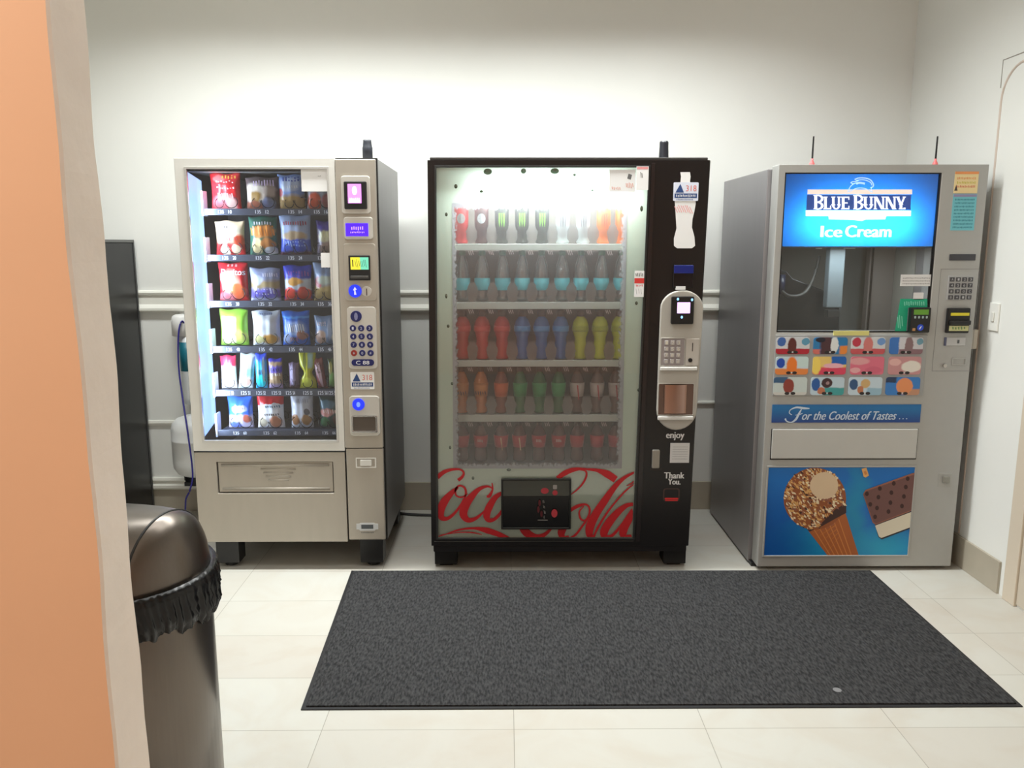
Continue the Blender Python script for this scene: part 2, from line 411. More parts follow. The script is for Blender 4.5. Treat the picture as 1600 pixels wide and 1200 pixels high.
quad_xy(MB(), MC, 0.0, .004).build('rubber_border', mat((30, 30, 32), .6), mt)
quad_xy(MB(), [(-.642, 2.4), (1.648, 2.4), (1.645, 3.478), (-.689, 3.494)], .004, .009).build('carpet_pile', carpet(), mt)
tag(MB().lathe([(.0, .0095), (.012, .0096), (.014, .009)], *[(FLx) for FLx in (1.10, 2.48)], 0, 16).build('gum_spot', mat((120, 120, 122), .7)), 'small grey round blot stuck on the charcoal rug', 'blot')

# ================================================================== TRASH CAN
def trash():
    cx, cy = -.833, 1.654; Rb = .188; zr = .775
    steel = mat((116, 108, 101), .3, metal=1., noise=.06, nscale=30, stretch=(8, 8, .4))
    t = root('trash_can', 'round brushed steel bin with domed lid beside the orange wall end', 'trash can', (cx, cy, 0))
    MB().lathe([(Rb, .02), (Rb, zr - .01), (Rb - .004, zr)], cx, cy, 0, 64).build('body', steel, t, smooth=True)
    MB().lathe([(Rb + .002, 0), (Rb + .002, .022), (Rb - .01, .026)], cx, cy, 0, 48).build('base_ring', mat((25, 25, 25), .5), t, smooth=True)
    # lid: a level ridge running left-right that rounds off at the right end
    xs = .122; hh = .140
    def lidpt(x, a):
        hw = math.sqrt(max(Rb ** 2 - x * x, 0)) - .001
        hz = hh if abs(x) < xs else hh * math.sqrt(max(0, 1 - ((abs(x) - xs) / (Rb - .001 - xs)) ** 2))
        q = -max(hw, 0) * math.cos(a); cr, sr = math.cos(-.2), math.sin(-.2)
        return (cx + x * cr - q * sr, cy + x * sr + q * cr, zr + hz * math.sin(a) ** .9)
    def lidpart(xa, xb, n=26, grow=0.):
        mb = MB(); m_ = 28; vs = []
        for i in range(n + 1):
            tt = i / n
            x = xa + (xb - xa) * (math.sin(tt * PI / 2) if xb > xs + .01 else tt)
            x = max(-(Rb - .00101), min(x, Rb - .00101))
            for k in range(m_ + 1): vs.append(lidpt(x, PI * k / m_))
        mb.v = vs; W = m_ + 1
        for i in range(n):
            for k in range(m_): mb.f.append((i * W + k, i * W + k + 1, (i + 1) * W + k + 1, (i + 1) * W + k)); mb.m.append(0)
        return mb
    lid = lidpart(-(Rb - .00101), xs - .002, 40).build('lid', steel, t, smooth=True)
    dome = lidpart(xs + .002, Rb, 22).build('lid_end_cap', steel, t, smooth=True)
    MB().tube([lidpt(xs, PI * k / 28) for k in range(29)], .0028, 6).build('lid_seam', mat((28, 26, 25), .5), t, smooth=True)
    MB().lathe([(Rb - .02, zr + .004), (Rb + .007, zr + .006), (Rb + .010, zr - .002), (Rb + .007, zr - .012), (Rb, zr - .014)], cx, cy, 0, 64).build('rim', mat((96, 93, 90), .3, metal=.9), t, smooth=True)
    def wav(a, z):
        k = (zr + .006 - z) / .1
        return 1 + (.009 * math.sin(a * 37 + 3 * math.sin(a * 5)) + .012 * math.sin(a * 71 + z * 70 + 2 * math.sin(a * 9)) + .007 * math.sin(a * 113 - z * 190) + .005 * math.sin(a * 23 - z * 250)) * min(1, .2 + 1.4 * k)
    n = 420; prof = []
    for z, r in ((.008, .186), (.012, .199), (.0, .2045), (-.012, .206), (-.024, .2035), (-.036, .2055), (-.048, .203), (-.06, .2045), (-.072, .200), (-.084, .1945), (-.092, .1925)):
        prof.append((r, zr + z))
    b = MB(); vs = []
    for j, (r, z) in enumerate(prof):
        for k in range(n):
            a = 2 * PI * k / n
            q = r * wav(a, z); zz = z + (0 if j < 2 else (-.012 * math.sin(a * 3 + 1) + .006 * math.sin(a * 17) + .004 * math.sin(a * 41)) * j / 10)
            vs.append((cx + q * math.cos(a), cy + q * math.sin(a), zz))
    b.v = vs
    for j in range(len(prof) - 1):
        for k in range(n): b.f.append((j * n + k, j * n + (k + 1) % n, (j + 1) * n + (k + 1) % n, (j + 1) * n + k)); b.m.append(0)
    bag = b.build('bin_liner', mat((9, 8, 9), .27, spec=.4), smooth=True)
    bag.location = (0, 0, 0)
    tag(bag, 'black crinkled plastic bag folded over the rim of the steel bin', 'bin bag')
trash()

# ================================================================== BLACK CABINET, WATER FILTER
bc = root('black_cabinet', 'tall flat black cabinet standing left of the snack machine', 'cabinet', (-2.26, 3.97, 0))
x1 = -1.955
MB().box(x1 - .62, x1, 3.6, 4.35, .03, 1.475).build('body', mat((20, 19, 22), .35), bc, bevel=.003)
MB().box(x1 - .622, x1 + .004, 3.596, 4.352, 1.475, 1.49).build('top', mat((92, 92, 90), .4), bc, bevel=.002)
MB().box(x1 - .001, x1 + .003, 4.34, 4.352, .03, 1.475).build('edge_strip', mat((70, 70, 70), .4), bc)
MB().box(x1 - .6, x1 - .02, 3.63, 4.33, 0, .03).build('plinth', mat((15, 15, 15), .6), bc)

wt = root('water_tank', 'white round pressure tank behind the left edge of the snack machine', 'tank', (-1.645, 4.225, .245))
MB().lathe([(0, .0), (.07, .002), (.105, .02), (.122, .05), (.125, .08), (.125, .195), (.127, .198), (.127, .206), (.125, .209), (.125, .25), (.118, .285), (.095, .31), (.05, .325), (.02, .328), (.02, .35), (0, .35)], -1.645, 4.225, .25, 40).build('tank_body', mat((236, 238, 238), .35), wt, smooth=True)
mbt = MB().lathe([(.06, .225), (.075, .23), (.075, .252), (.0, .252)], -1.645, 4.225, 0, 24)
mbt.box(-1.70, -1.59, 4.16, 4.379, .205, .226)
mbt.build('bracket', mat((25, 25, 28), .5), wt)
wf = root('water_filter', 'white filter head with teal cartridge on wall behind snack machine', 'water filter', (-1.62, 4.33, .75))
MB().lathe([(0, 1.10), (.03, 1.10), (.045, 1.09), (.05, 1.06), (.05, .99), (.04, .985), (0, .985)], -1.722, 4.32, 0, 24).build('filter_head', mat((238, 238, 236), .35), wf, smooth=True)
MB().lathe([(0, .985), (.036, .985), (.038, .9), (.038, .66), (.03, .62), (0, .61)], -1.70, 4.32, 0, 24).build('cartridge', mat((225, 230, 232), .3), wf, smooth=True)
MB().lathe([(.0385, .955), (.0388, .955), (.0388, .8), (.0385, .8)], -1.70, 4.32, 0, 24).build('cartridge_label', mat((30, 120, 140), .4), wf, smooth=True)
MB().box(-1.745, -1.68, 4.36, 4.38, .98, 1.12).build('wall_bracket', mat((225, 225, 222), .4), wf)
def curve3(P, k=8):
    out = []
    for i in range(len(P) - 1):
        p0, p1, p2, p3 = [Vector(P[max(0, min(len(P) - 1, i + d))]) for d in (-1, 0, 1, 2)]
        for j in range(k):
            t = j / k; out.append(.5 * (2 * p1 + (p2 - p0) * t + (2 * p0 - 5 * p1 + 4 * p2 - p3) * t * t + (3 * p1 - p0 - 3 * p2 + p3) * t ** 3))
    out.append(Vector(P[-1])); return out
def pt(px, py, Y): a = at(px, py, Y); return (a[0], Y, a[1])
tb = MB().tube(curve3([pt(291, 512, 4.3), pt(284, 502, 4.27), pt(279, 522, 4.25), pt(279, 570, 4.22), pt(285, 620, 4.16), pt(294, 680, 4.06), pt(301, 740, 4.0), pt(297, 765, 3.98), pt(290, 785, 4.0), (-1.66, 4.1, .012), (-1.5, 4.2, .006)]), .0045, 8)
tag(tb.build('blue_tube', mat((52, 48, 140), .4), smooth=True), 'thin blue water hose looping down from the wall filter head', 'hose')
cb = MB()
for dy, dz in ((0, 0), (.014, 0)):
    cb.tube(curve3([(-.75, 4.3 + dy, .006), (-.62, 4.30 + dy, .006), (-.52, 4.27 + dy, .006), (-.38, 4.26 + dy, .006), (-.2, 4.29 + dy, .006)]), .005, 6)
tag(cb.build('power_cord', mat((40, 40, 42), .5), smooth=True), 'dark double cord on the floor between snack and drinks machines', 'cord')


# ================================================================== SNACK MACHINE
YS = 3.52
sx0, sx1 = -1.388, -.545; sz0, sz1 = .135, 1.825
m_silver = mat((226, 225, 220), .42, metal=.25, noise=.04, nscale=12)
m_silver2 = mat((178, 171, 160), .4, metal=.45, noise=.05, nscale=30, stretch=(1, 1, .2))
m_black = mat((18, 18, 20), .4)
m_dark = mat((34, 34, 40), .5)
m_white = mat((240, 240, 240), .5)
m_chrome = mat((200, 200, 200), .2, metal=1.)
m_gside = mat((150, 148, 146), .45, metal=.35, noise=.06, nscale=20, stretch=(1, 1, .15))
def snack():
    r_ = root('snack_vending_machine', 'silver snack vending machine with glass front full of chip bags', 'vending machine', (-.966, 3.9, 0))
    P = lambda mb, n, m, par=r_, **k: mb.build(n, m, par, **k)
    yb = 4.2
    wx0, wx1, wz0, wz1 = R(303, 262, 520, 690, YS)          # window opening
    colx = at(531, 480, YS)[0]                              # left edge of the control column
    # shell
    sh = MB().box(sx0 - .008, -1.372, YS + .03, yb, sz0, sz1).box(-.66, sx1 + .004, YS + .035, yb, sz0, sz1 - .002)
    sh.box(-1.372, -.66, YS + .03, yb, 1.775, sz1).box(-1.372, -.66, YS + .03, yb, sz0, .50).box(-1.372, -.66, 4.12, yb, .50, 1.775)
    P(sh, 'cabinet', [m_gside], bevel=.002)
    P(MB().box(-1.370, -.662, 4.10, 4.118, .502, 1.773).box(-1.3715, -1.369, 3.56, 4.1, .502, 1.773).box(-.664, -.6615, 3.56, 4.1, .502, 1.773), 'liner', mat((62, 63, 68), .6))
    P(MB().box(sx0 - .006, sx1 + .006, YS + .018, YS + .034, sz0 + .004, sz1 - .004 + .003).box(-1.35, -.7, YS + .019, YS + .034, 1.9, 1.9001), 'door_gasket', m_black) if False else None
    gk = MB()
    o = [(sx0 - .006, sz0 + .004), (sx1 + .005, sz0 + .004), (sx1 + .005, sz1), (sx0 - .006, sz1)]
    i_ = [(-1.37, .505), (-.67, .505), (-.67, 1.77), (-1.37, 1.77)]
    P(gk.ring(o, i_, YS + .018, YS + .036), 'door_gasket', m_black)
    # door frame round the window
    fr = MB().ring([(sx0, at(400, 705, YS)[1]), (colx, at(400, 705, YS)[1]), (colx, sz1), (sx0, sz1)],
                   [(wx0, wz0), (wx1, wz0), (wx1, wz1), (wx0, wz1)], YS, YS + .02)
    P(fr, 'door_frame', m_silver, bevel=.003)
    bd = MB().ring([(wx0 - .004, wz0 - .004), (wx1 + .004, wz0 - .004), (wx1 + .004, wz1 + .004), (wx0 - .004, wz1 + .004)],
                   [(wx0 + .006, wz0 + .006), (wx1 - .005, wz0 + .006), (wx1 - .005, wz1 - .006), (wx0 + .006, wz1 - .006)], YS - .003, YS + .012)
    P(bd, 'window_bead', mat((210, 210, 208), .3, metal=.6), bevel=.001)
    P(MB().box(wx0 + .002, wx1 - .002, YS + .008, YS + .012, wz0 + .002, wz1 - .002), 'window_glass', clear('snack_glass', (.96, .98, 1), .05))
    # lower panel with delivery flap
    zt = at(400, 706, YS)[1] - .002
    fx0, fx1, fz0, fz1 = R(339, 722, 521, 771, YS)
    P(MB().ring([(sx0, sz0), (colx - .002, sz0), (colx - .002, zt), (sx0, zt)], [(fx0, fz0), (fx1, fz0), (fx1, fz1), (fx0, fz1)], YS + .002, YS + .03), 'lower_panel', m_silver2, bevel=.003)
    P(MB().box(sx0 + .002, colx, YS, YS + .004, zt + .0005, zt + .003), 'panel_seam', m_black)
    fl = MB().box(fx0 + .004, fx1 - .004, YS + .010, YS + .02, fz0 + .004, fz1 - .003)
    flo = P(fl, 'delivery_flap', m_silver2, bevel=.002)
    rb = MB().tube([(fx0 + .02, YS + .009, fz1 - .016), (fx1 - .02, YS + .009, fz1 - .016)], .006).tube([(fx0 + .02, YS + .009, fz0 + .02), (fx1 - .02, YS + .009, fz0 + .02)], .006)
    for k, hw in enumerate((.078, .066, .056, .046)):
        xc = (fx0 + fx1) / 2 + .012; z = fz1 - .035 - k * .017
        rb.tube([(xc - hw, YS + .0105, z), (xc + hw, YS + .0105, z)], .004)
    rb.build('raised_ribs', m_silver2, flo, smooth=True)
    P(MB().box(fx0 + .001, fx1 - .001, YS + .02, YS + .03, fz0 + .001, fz1 - .001), 'flap_recess', m_black)
    # control column
    lz = at(560, 700, YS)[1]
    P(MB().box(colx + .001, sx1, YS - .003, YS + .02, lz, sz1 - .006), 'control_column', m_silver2, bevel=.005, seg=3)
    P(MB().box(colx + .004, sx1 - .001, YS - .001, YS + .02, sz0 + .01, lz - .003), 'lower_column', m_silver2, bevel=.005, seg=3)
    def pad(name, px, m, out=.006, r=.012, par=r_, dep=.01, bevel=.003):
        x0, x1, z0, z1 = R(*px, YS)
        return MB().prism(rr(x0, x1, z0, z1, r), YS - .003 - out, YS - .003 - out + dep, 0).build(name, m, par, bevel=bevel)
    m_bez = mat((205, 202, 195), .35, metal=.4)
    b = pad('card_reader_bezel', (534, 275, 579, 334), m_bez, .008)
    c = pad('card_reader', (539, 284, 574, 327), m_black, .02, .005, dep=.02)
    scr = pad('screen', (545, 288, 566, 318), mat((205, 130, 215), .4, emit=1.0), .0215, .001, par=c, dep=.002, bevel=0)
    g = MB(); x0, x1, z0, z1 = R(549, 291, 562, 306, YS); g.flat(disc((x0 + x1) / 2, (z0 + z1) / 2, .010, .018), YS - .0255)
    x0, x1, z0, z1 = R(547, 308, 564, 311, YS); scribble(g, x0, x1, z0 - .006, z1 - .004, YS - .0255, 6, lean=0)
    x0, x1, z0, z1 = R(547, 313, 564, 317, YS); g.flat(rr(x0, x1, z0, z1, .001), YS - .0255)
    g.build('screen_graphic', mat((255, 245, 255), .5, emit=1.3), c)
    pad('display_bezel', (538, 339, 583, 374), m_bez, .008)
    d = pad('price_display', (541, 349, 576, 369), mat((60, 20, 235), .4, emit=1.6), .010, .002, dep=.004, bevel=0)
    x0, x1, z0, z1 = R(549, 353, 569, 360, YS); g = MB(); scribble(g, x0, x1, z0, z1, YS - .0135, 6, lean=0); scribble(g, x0 - .004, x1 + .004, z0 - .012, z0 - .004, YS - .0135, 9, lean=0)
    g.build('display_digits', mat((190, 150, 255), .4, emit=1.), d)
    pad('bill_panel', (538, 380, 588, 470), m_silver2, .004, .014)
    ba = pad('bill_acceptor', (546, 399, 579, 438), m_black, .016, .003, dep=.016)
    g = MB(); x0, x1, z0, z1 = R(549, 402, 577, 421, YS); g.flat([(x0, z0), ((x0 + x1) / 2 + .004, z0), ((x0 + x1) / 2 + .002, z1), (x0, z1)], YS - .0195)
    g.flat([((x0 + x1) / 2 + .004, z0), (x1, z0), (x1, z1), ((x0 + x1) / 2 + .002, z1)], YS - .0195, 1)
    g.flat([(x0 + .008, z0 + .012), (x0 + .012, z0 + .012), (x0 + .011, z1 - .01), (x0 + .007, z1 - .01)], YS - .0198, 2)
    scribble(g, x0 + .02, x1 - .006, z0 + .008, z1 - .008, YS - .0198, 7, mi=2, thin=.2)
    g.build('lit_bill_label', [mat((222, 214, 60), .4, emit=.5), mat((110, 205, 175), .4, emit=.5), m_dark], ba)
    x0, x1, z0, z1 = R(549, 424, 577, 435, YS)
    MB().box(x0, x1, YS - .024, YS - .018, z0, z0 + .012).build('bill_slot', mat((70, 68, 66), .4), ba, bevel=.002)
    def rnd(name, px, py, rad, m, out=.007, par=r_, arrow=None):
        X, Z = at(px, py, YS)
        o = MB().prism(disc(X, Z, rad), YS - .003 - out, YS - .003).build(name, m, par, bevel=.001)
        return o, X, Z
    m_blue = mat((30, 50, 225), .35, emit=.75); m_navy = mat((28, 32, 92), .35)
    o, X, Z = rnd('bill_light', 555.5, 454.5, .028, m_blue, .010)
    MB().flat([(X - .004, Z - .016), (X + .006, Z - .016), (X + .002, Z + .004), (X + .008, Z + .006), (X, Z + .018), (X - .008, Z + .004), (X - .003, Z + .002)], YS - .0135).build('arrow_mark', mat((200, 200, 255), .4, emit=.7), o)
    rnd('coin_plate', 573, 455, .022, m_bez, .006)
    X, Z = at(573.5, 456, YS); MB().box(X - .0018, X + .0018, YS - .0105, YS - .0085, Z - .015, Z + .015).build('coin_slot', mat((50, 20, 20), .5), r_)
    pad('keypad_panel', (544, 479, 589, 576), m_bez, .005, .016)
    o, X, Z = rnd('keypad_emblem', 557, 494, .024, m_navy, .010)
    MB().flat(disc(X, Z, .008, .017, 10), YS - .0135).build('emblem_mark', mat((130, 130, 165), .4), o)
    keys = '123456789*0#'
    for j in range(4):
        for i in range(3):
            m = mat((140, 40, 30), .35) if (i == 0 and j == 3) else m_navy
            o, X, Z = rnd('key', 552 + i * 12.9 + j * .6, 512.5 + j * 12.9, .0135, m, .009)
            g = MB(); text(g, keys[j * 3 + i], X - .004, X + .004, Z - .006, Z + .006, YS - .0125); g.build('key_digit', mat((200, 200, 215), .4), o)
    x0, x1, z0, z1 = R(550, 561, 585, 571, YS)
    o = MB().prism(rr(x0, x1, z0, z1, .02), YS - .012, YS - .004).build('wide_button', m_navy, r_, bevel=.001)
    g = MB(); text(g, 'C 88', x0 + .02, x1 - .02, z0 + .006, z1 - .006, YS - .0125); g.build('button_lettering', m_white, o)
    x0, x1, z0, z1 = R(548, 581, 585, 608, YS)
    st = MB().prism(rr(x0, x1, z0, z1, .005), YS - .0038, YS - .003).build('service_sticker', m_white, r_)
    sticker_art(x0, x1, z0, z1, YS - .0042, st)
    cr = pad('coin_return_bezel', (547, 618, 594, 680), m_bez, .010, .016)
    o, X, Z = rnd('return_light', 561, 631, .027, m_blue, .014)
    MB().flat(disc(X, Z, .009, .012, 8), YS - .0175).build('light_mark', mat((110, 140, 255), .4, emit=.8), o)
    x0, x1, z0, z1 = R(553, 650, 588, 672, YS)
    MB().ring(rr(x0 - .008, x1 + .008, z0 - .008, z1 + .006, .008), rr(x0, x1, z0, z1, .006), YS - .018, YS - .010).build('return_cup_rim', m_chrome, r_, bevel=.002)
    MB().prism(rr(x0, x1, z0, z1, .006), YS - .0135, YS - .012).build('return_cup', mat((88, 78, 70), .4), r_)
    # lock plate, maker's plate
    x0, x1, z0, z1 = R(556, 715, 588, 731, YS)
    MB().ring(rr(x0, x1, z0, z1, .003), rr(x0 + .006, x1 - .006, z0 + .005, z1 - .005, .002), YS - .004, YS).build('lock_surround', m_silver, r_, bevel=.001)
    MB().box(x0 + .02, x1 - .02, YS - .008, YS, z0 + .01, z1 - .009).build('lock_handle', m_silver, r_, bevel=.003)
    x0, x1, z0, z1 = R(557, 817, 591, 829, YS)
    o = MB().prism([(x0, z0 + .006), (x0 + .012, z0 + .006), (x0 + .016, z0), (x1 - .016, z0), (x1 - .012, z0 + .006), (x1, z0 + .006), (x1, z1 - .004), (x1 - .014, z1 - .004), (x1 - .018, z1), (x0 + .018, z1), (x0 + .014, z1 - .004), (x0, z1 - .004)], YS - .0022, YS - .001).build('maker_plate', mat((205, 208, 210), .35), r_)
    g = MB(); g.flat([(x0 + .022, z0 + .009), (x1 - .022, z0 + .009), (x1 - .022, z1 - .008), (x0 + .022, z1 - .008)], YS - .0024); scribble(g, x0 + .02, x1 - .02, z0 - .012, z0 - .005, YS - .002, 9)
    g.build('plate_mark', mat((80, 85, 90), .4), o)
    # feet, aerial
    for X in (at(355, 860, 3.55)[0], at(581, 860, 3.55)[0]):
        for Y in (3.56, 4.08):
            MB().box(X - .055, X + .05, Y, Y + .09, .02, sz0).lathe([(.03, 0), (.03, .02)], X, Y + .045, 0, 16).build('leg', m_black, r_, bevel=.002)
    X = at(573, 235, 3.6)[0]
    MB().lathe([(.022, 0), (.022, .05), (.02, .056), (.018, .075), (.018, .083), (0, .084)], X, 3.62, sz1, 20).build('aerial', mat((45, 48, 56), .45), r_, smooth=True)
    # light strip in the left corner
    a0 = at(305, 480, YS + .03)[0]; a1 = at(327, 480, YS + .17)[0]
    mb = MB(); zb, zt2 = wz0 + .03, wz1 - .012
    mb.add([(a0, YS + .03, zb - .02), (a1, YS + .17, zb + .03), (a1, YS + .17, zt2 - .03), (a0, YS + .03, zt2), (a0 - .012, YS + .035, zb - .02), (a1 - .012, YS + .175, zb + .03), (a1 - .012, YS + .175, zt2 - .03), (a0 - .012, YS + .035, zt2)],
           [(0, 1, 2, 3), (4, 5, 6, 7), (0, 1, 5, 4), (1, 2, 6, 5), (2, 3, 7, 6), (3, 0, 4, 7)])
    P(mb, 'light_strip', mat((172, 206, 255), .5, emit=.95))
    l = area('snack_case_lamp', (-1.30, YS + .04, (wz0 + wz1) / 2), .06, 1.15, 8, (.74, .86, 1))
    l.rotation_euler = Vector((-1, -.55, 0)).to_track_quat('Z', 'Y').to_euler(); l.parent = r_; l.location -= r_.location
    l.data.size = .05; l.data.size_y = 1.1
    # notices taped on the glass
    x0, x1, z0, z1 = R(470, 261, 511, 299, YS)
    o = P(MB().box(x0, x1, YS + .0065, YS + .0075, z0, z1), 'paper_notice', mat((246, 246, 246), .6)); g = MB(); scribble(g, x0 + .07, x0 + .085, z0 + .06, z0 + .066, YS + .006, 3)
    g.build('notice_print', mat((150, 150, 150), .6), o)
    x0, x1, z0, z1 = R(501, 395, 517, 418, YS)
    P(MB().box(x0, x1, YS + .0065, YS + .0075, z0, z1), 'small_paper_notice', mat((240, 240, 240), .6))
    # trays
    rows = [(326, 336), (398, 408), (470, 480), (541, 551), (609, 619), (672, 681)]
    slots = [[(349, 347), (407, 405), (459, 455), (499, 500)], [(356,), (408,), (459,), (505,)], [(361,), (412,), (462,), (505,)], [(362,), (413,), (460,), (505,)],
             [(356,), (382,), (406,), (430,), (452,), (479,), (502,), (517,)], [(373,), (420,), (469,), (512,)]]
    YT = YS + .075
    traytop = []
    nos = [(10, 12, 14, 16), (20, 22, 24, 26), (30, 32, 34, 36), (40, 42, 44, 46), tuple(range(50, 58)), (60, 62, 64, 66)]
    for ri, (ya, yb_) in enumerate(rows):
        _, _, z0, z1 = R(330, ya, 520, yb_, YT); traytop.append(z1)
        tr = MB().box(-1.30, -.67, YT, YT + .008, z0, z1).box(-1.30, -.67, YT + .008, 4.05, z1 - .012, z1 - .008)
        tr = P(tr, 'tray', mat((74, 80, 96), .45, metal=.3), bevel=.001)
        br = MB().box(-1.31, -1.303, YT - .004, YT + .05, z0 - .004, z1 + .075); br.build('tray_bracket', mat((215, 220, 235), .4), tr)
        for si, s in enumerate(slots[ri]):
            xc = at(s[0], ya + 5, YT)[0]; g = MB()
            wd = .026 if ri == 4 else .034
            text(g, '135' if ri != 4 else '125', xc - wd + .012, xc - wd + .036, z0 + .006, z1 - .006, YT - .001, bold=.0006)
            if ri != 4: text(g, '%d' % nos[ri][si], xc + .022, xc + .036, z0 + .006, z1 - .006, YT - .001, bold=.0006)
            else: text(g, '%d' % nos[ri][si], xc + .016, xc + .026, z0 + .006, z1 - .006, YT - .001, bold=.0006)
            g.build('price_label', mat((225, 230, 240), .5), tr)
            # wire spiral of this slot
            for sg in ((-1, 1) if ri != 4 else (1,)):
                rad = .018 if ri == 4 else .0235; pts = []
                for k in range(0, 60):
                    a = -PI * .5 + 2 * PI * (k - 5) / 16
                    pts.append((xc + (0 if ri == 4 else .0255 * sg) + rad * math.cos(a) * sg, YT + .012 + .22 * k / 60, z1 + .004 + rad + rad * math.sin(a)))
                P(MB().tube(pts, .0017, 5), 'wire_spiral', mat((38, 38, 42), .35, metal=.6), smooth=True)
    return r_, traytop, YT
def sticker_art(x0, x1, z0, z1, y, par):
    w, h = x1 - x0, z1 - z0; g = MB()
    g.flat([(x0 + .08 * w, z0 + .45 * h), (x0 + .42 * w, z0 + .45 * h), (x0 + .27 * w, z0 + .92 * h)], y, 0)
    g.flat([(x0 + .05 * w, z0 + .16 * h), (x1 - .05 * w, z0 + .16 * h), (x1 - .05 * w, z0 + .4 * h), (x0 + .05 * w, z0 + .4 * h)], y, 0)
    scribble(g, x0 + .1 * w, x1 - .1 * w, z0 + .2 * h, z0 + .36 * h, y - .0003, 12, mi=2, lean=0)
    text(g, '318', x0 + .5 * w, x0 + .92 * w, z0 + .52 * h, z0 + .84 * h, y, 1)
    scribble(g, x0 + .12 * w, x1 - .2 * w, z0 + .04 * h, z0 + .11 * h, y, 12, mi=0, lean=0)
    g.build('sticker_print', [mat((44, 74, 130), .5), mat((225, 120, 110), .5), m_white], par)

snack_root, traytop, YT = snack()

# ---- snacks
def bag(name, label, cat, px, zbase, depth, base, layers, group, art=None, tilt=0., pinch=None, Yf=None, wob=.05):
    Yp = Yf or (YT + .045)
    x0, x1, z0, z1 = R(*px, Yp); z0 = zbase - .004
    w = x1 - x0; h = z1 - z0; xc = (x0 + x1) / 2; nu, nv = 14, 20
    ph = random.uniform(0, 6)
    def wid(v):
        k = 1 - .07 * math.sin(PI * v)
        if pinch: k *= 1 - pinch[1] * math.exp(-((v - pinch[0]) / .13) ** 2)
        return k
    def dep(u, v):
        s = max(0, 1 - abs(2 * u - 1) ** 2.4) ** .7; e = max(0, min(1, (v - .04) / .25)) ** .6 * max(0, min(1, (.96 - v) / .25)) ** .6
        return depth / 2 * s * e * (1 + .10 * math.sin(v * 17 + u * 5 + ph) * (1 - s * .5) + .06 * math.sin(u * 23 + ph))
    cy = Yp + depth / 2 + .004
    def fpt(u, v, sgn=-1):
        X = xc + (u - .5) * w * wid(v) + tilt * (v - .5) * h; Z = z0 + v * h + .003 * math.sin(u * 9 + ph) * (v > .9)
        return (X, cy + sgn * (dep(u, v) + .0008), Z)
    mb = MB(); vs = []
    for sgn in (-1, 1):
        for j in range(nv + 1):
            for i in range(nu + 1): vs.append(fpt(i / nu, j / nv, sgn))
    mb.v = vs; W = nu + 1; o2 = W * (nv + 1)
    for j in range(nv):
        for i in range(nu):
            a = j * W + i; mb.f.append((a, a + 1, a + W + 1, a + W)); mb.f.append((o2 + a, o2 + a + W, o2 + a + W + 1, o2 + a + 1))
    for j in range(nv):
        for i in (0, nu): a = j * W + i; mb.f.append((a, a + W, o2 + a + W, o2 + a))
    for i in range(nu):
        for j in (0, nv): a = j * W + i; mb.f.append((a, a + 1, o2 + a + 1, o2 + a))
    mb.m = [0] * len(mb.f)
    r = root(name, label, cat, (xc, cy, z0 + .0), group)
    q = mb.build('packet', printed('wrap_' + name, base, layers, rough=.32, wob=wob), r, smooth=True)
    me = q.data; L = me.uv_layers.new(name='UVMap')
    for lp in me.loops:
        k = lp.vertex_index % o2; L.data[lp.index].uv = ((k % W) / nu, (k // W) / nv)
    if art:
        g = MB(); mats = []
        def onbag(X, Z):
            v = (Z - z0) / h; u = .5 + (X - xc - tilt * (v - .5) * h) / (w * wid(v)); u = min(1, max(0, u)); v = min(1, max(0, v))
            return fpt(u, v)[1] - .0012
        for A in art:
            kind, u0, u1, v0, v1, colr = A[:6]
            if colr not in mats: mats.append(colr)
            mi = mats.index(colr); X0, X1, Z0, Z1 = x0 + u0 * w, x0 + u1 * w, z0 + v0 * h, z0 + v1 * h
            if kind == 's': scribble(g, X0, X1, Z0, Z1, onbag, A[6] if len(A) > 6 else 7, mi)
            else: text(g, kind, X0, X1, Z0, Z1, onbag, mi, bold=.0008)
        g.build('printed_name', [mat(c, .4) for c in mats], q)
    return r
G = ['snack bags on the top tray', 'snack bags on the second tray', 'snack bags on the third tray', 'snack bags on the fourth tray', 'candy on the fifth tray', 'snack bags on the bottom tray']
W_ = (245, 245, 245)
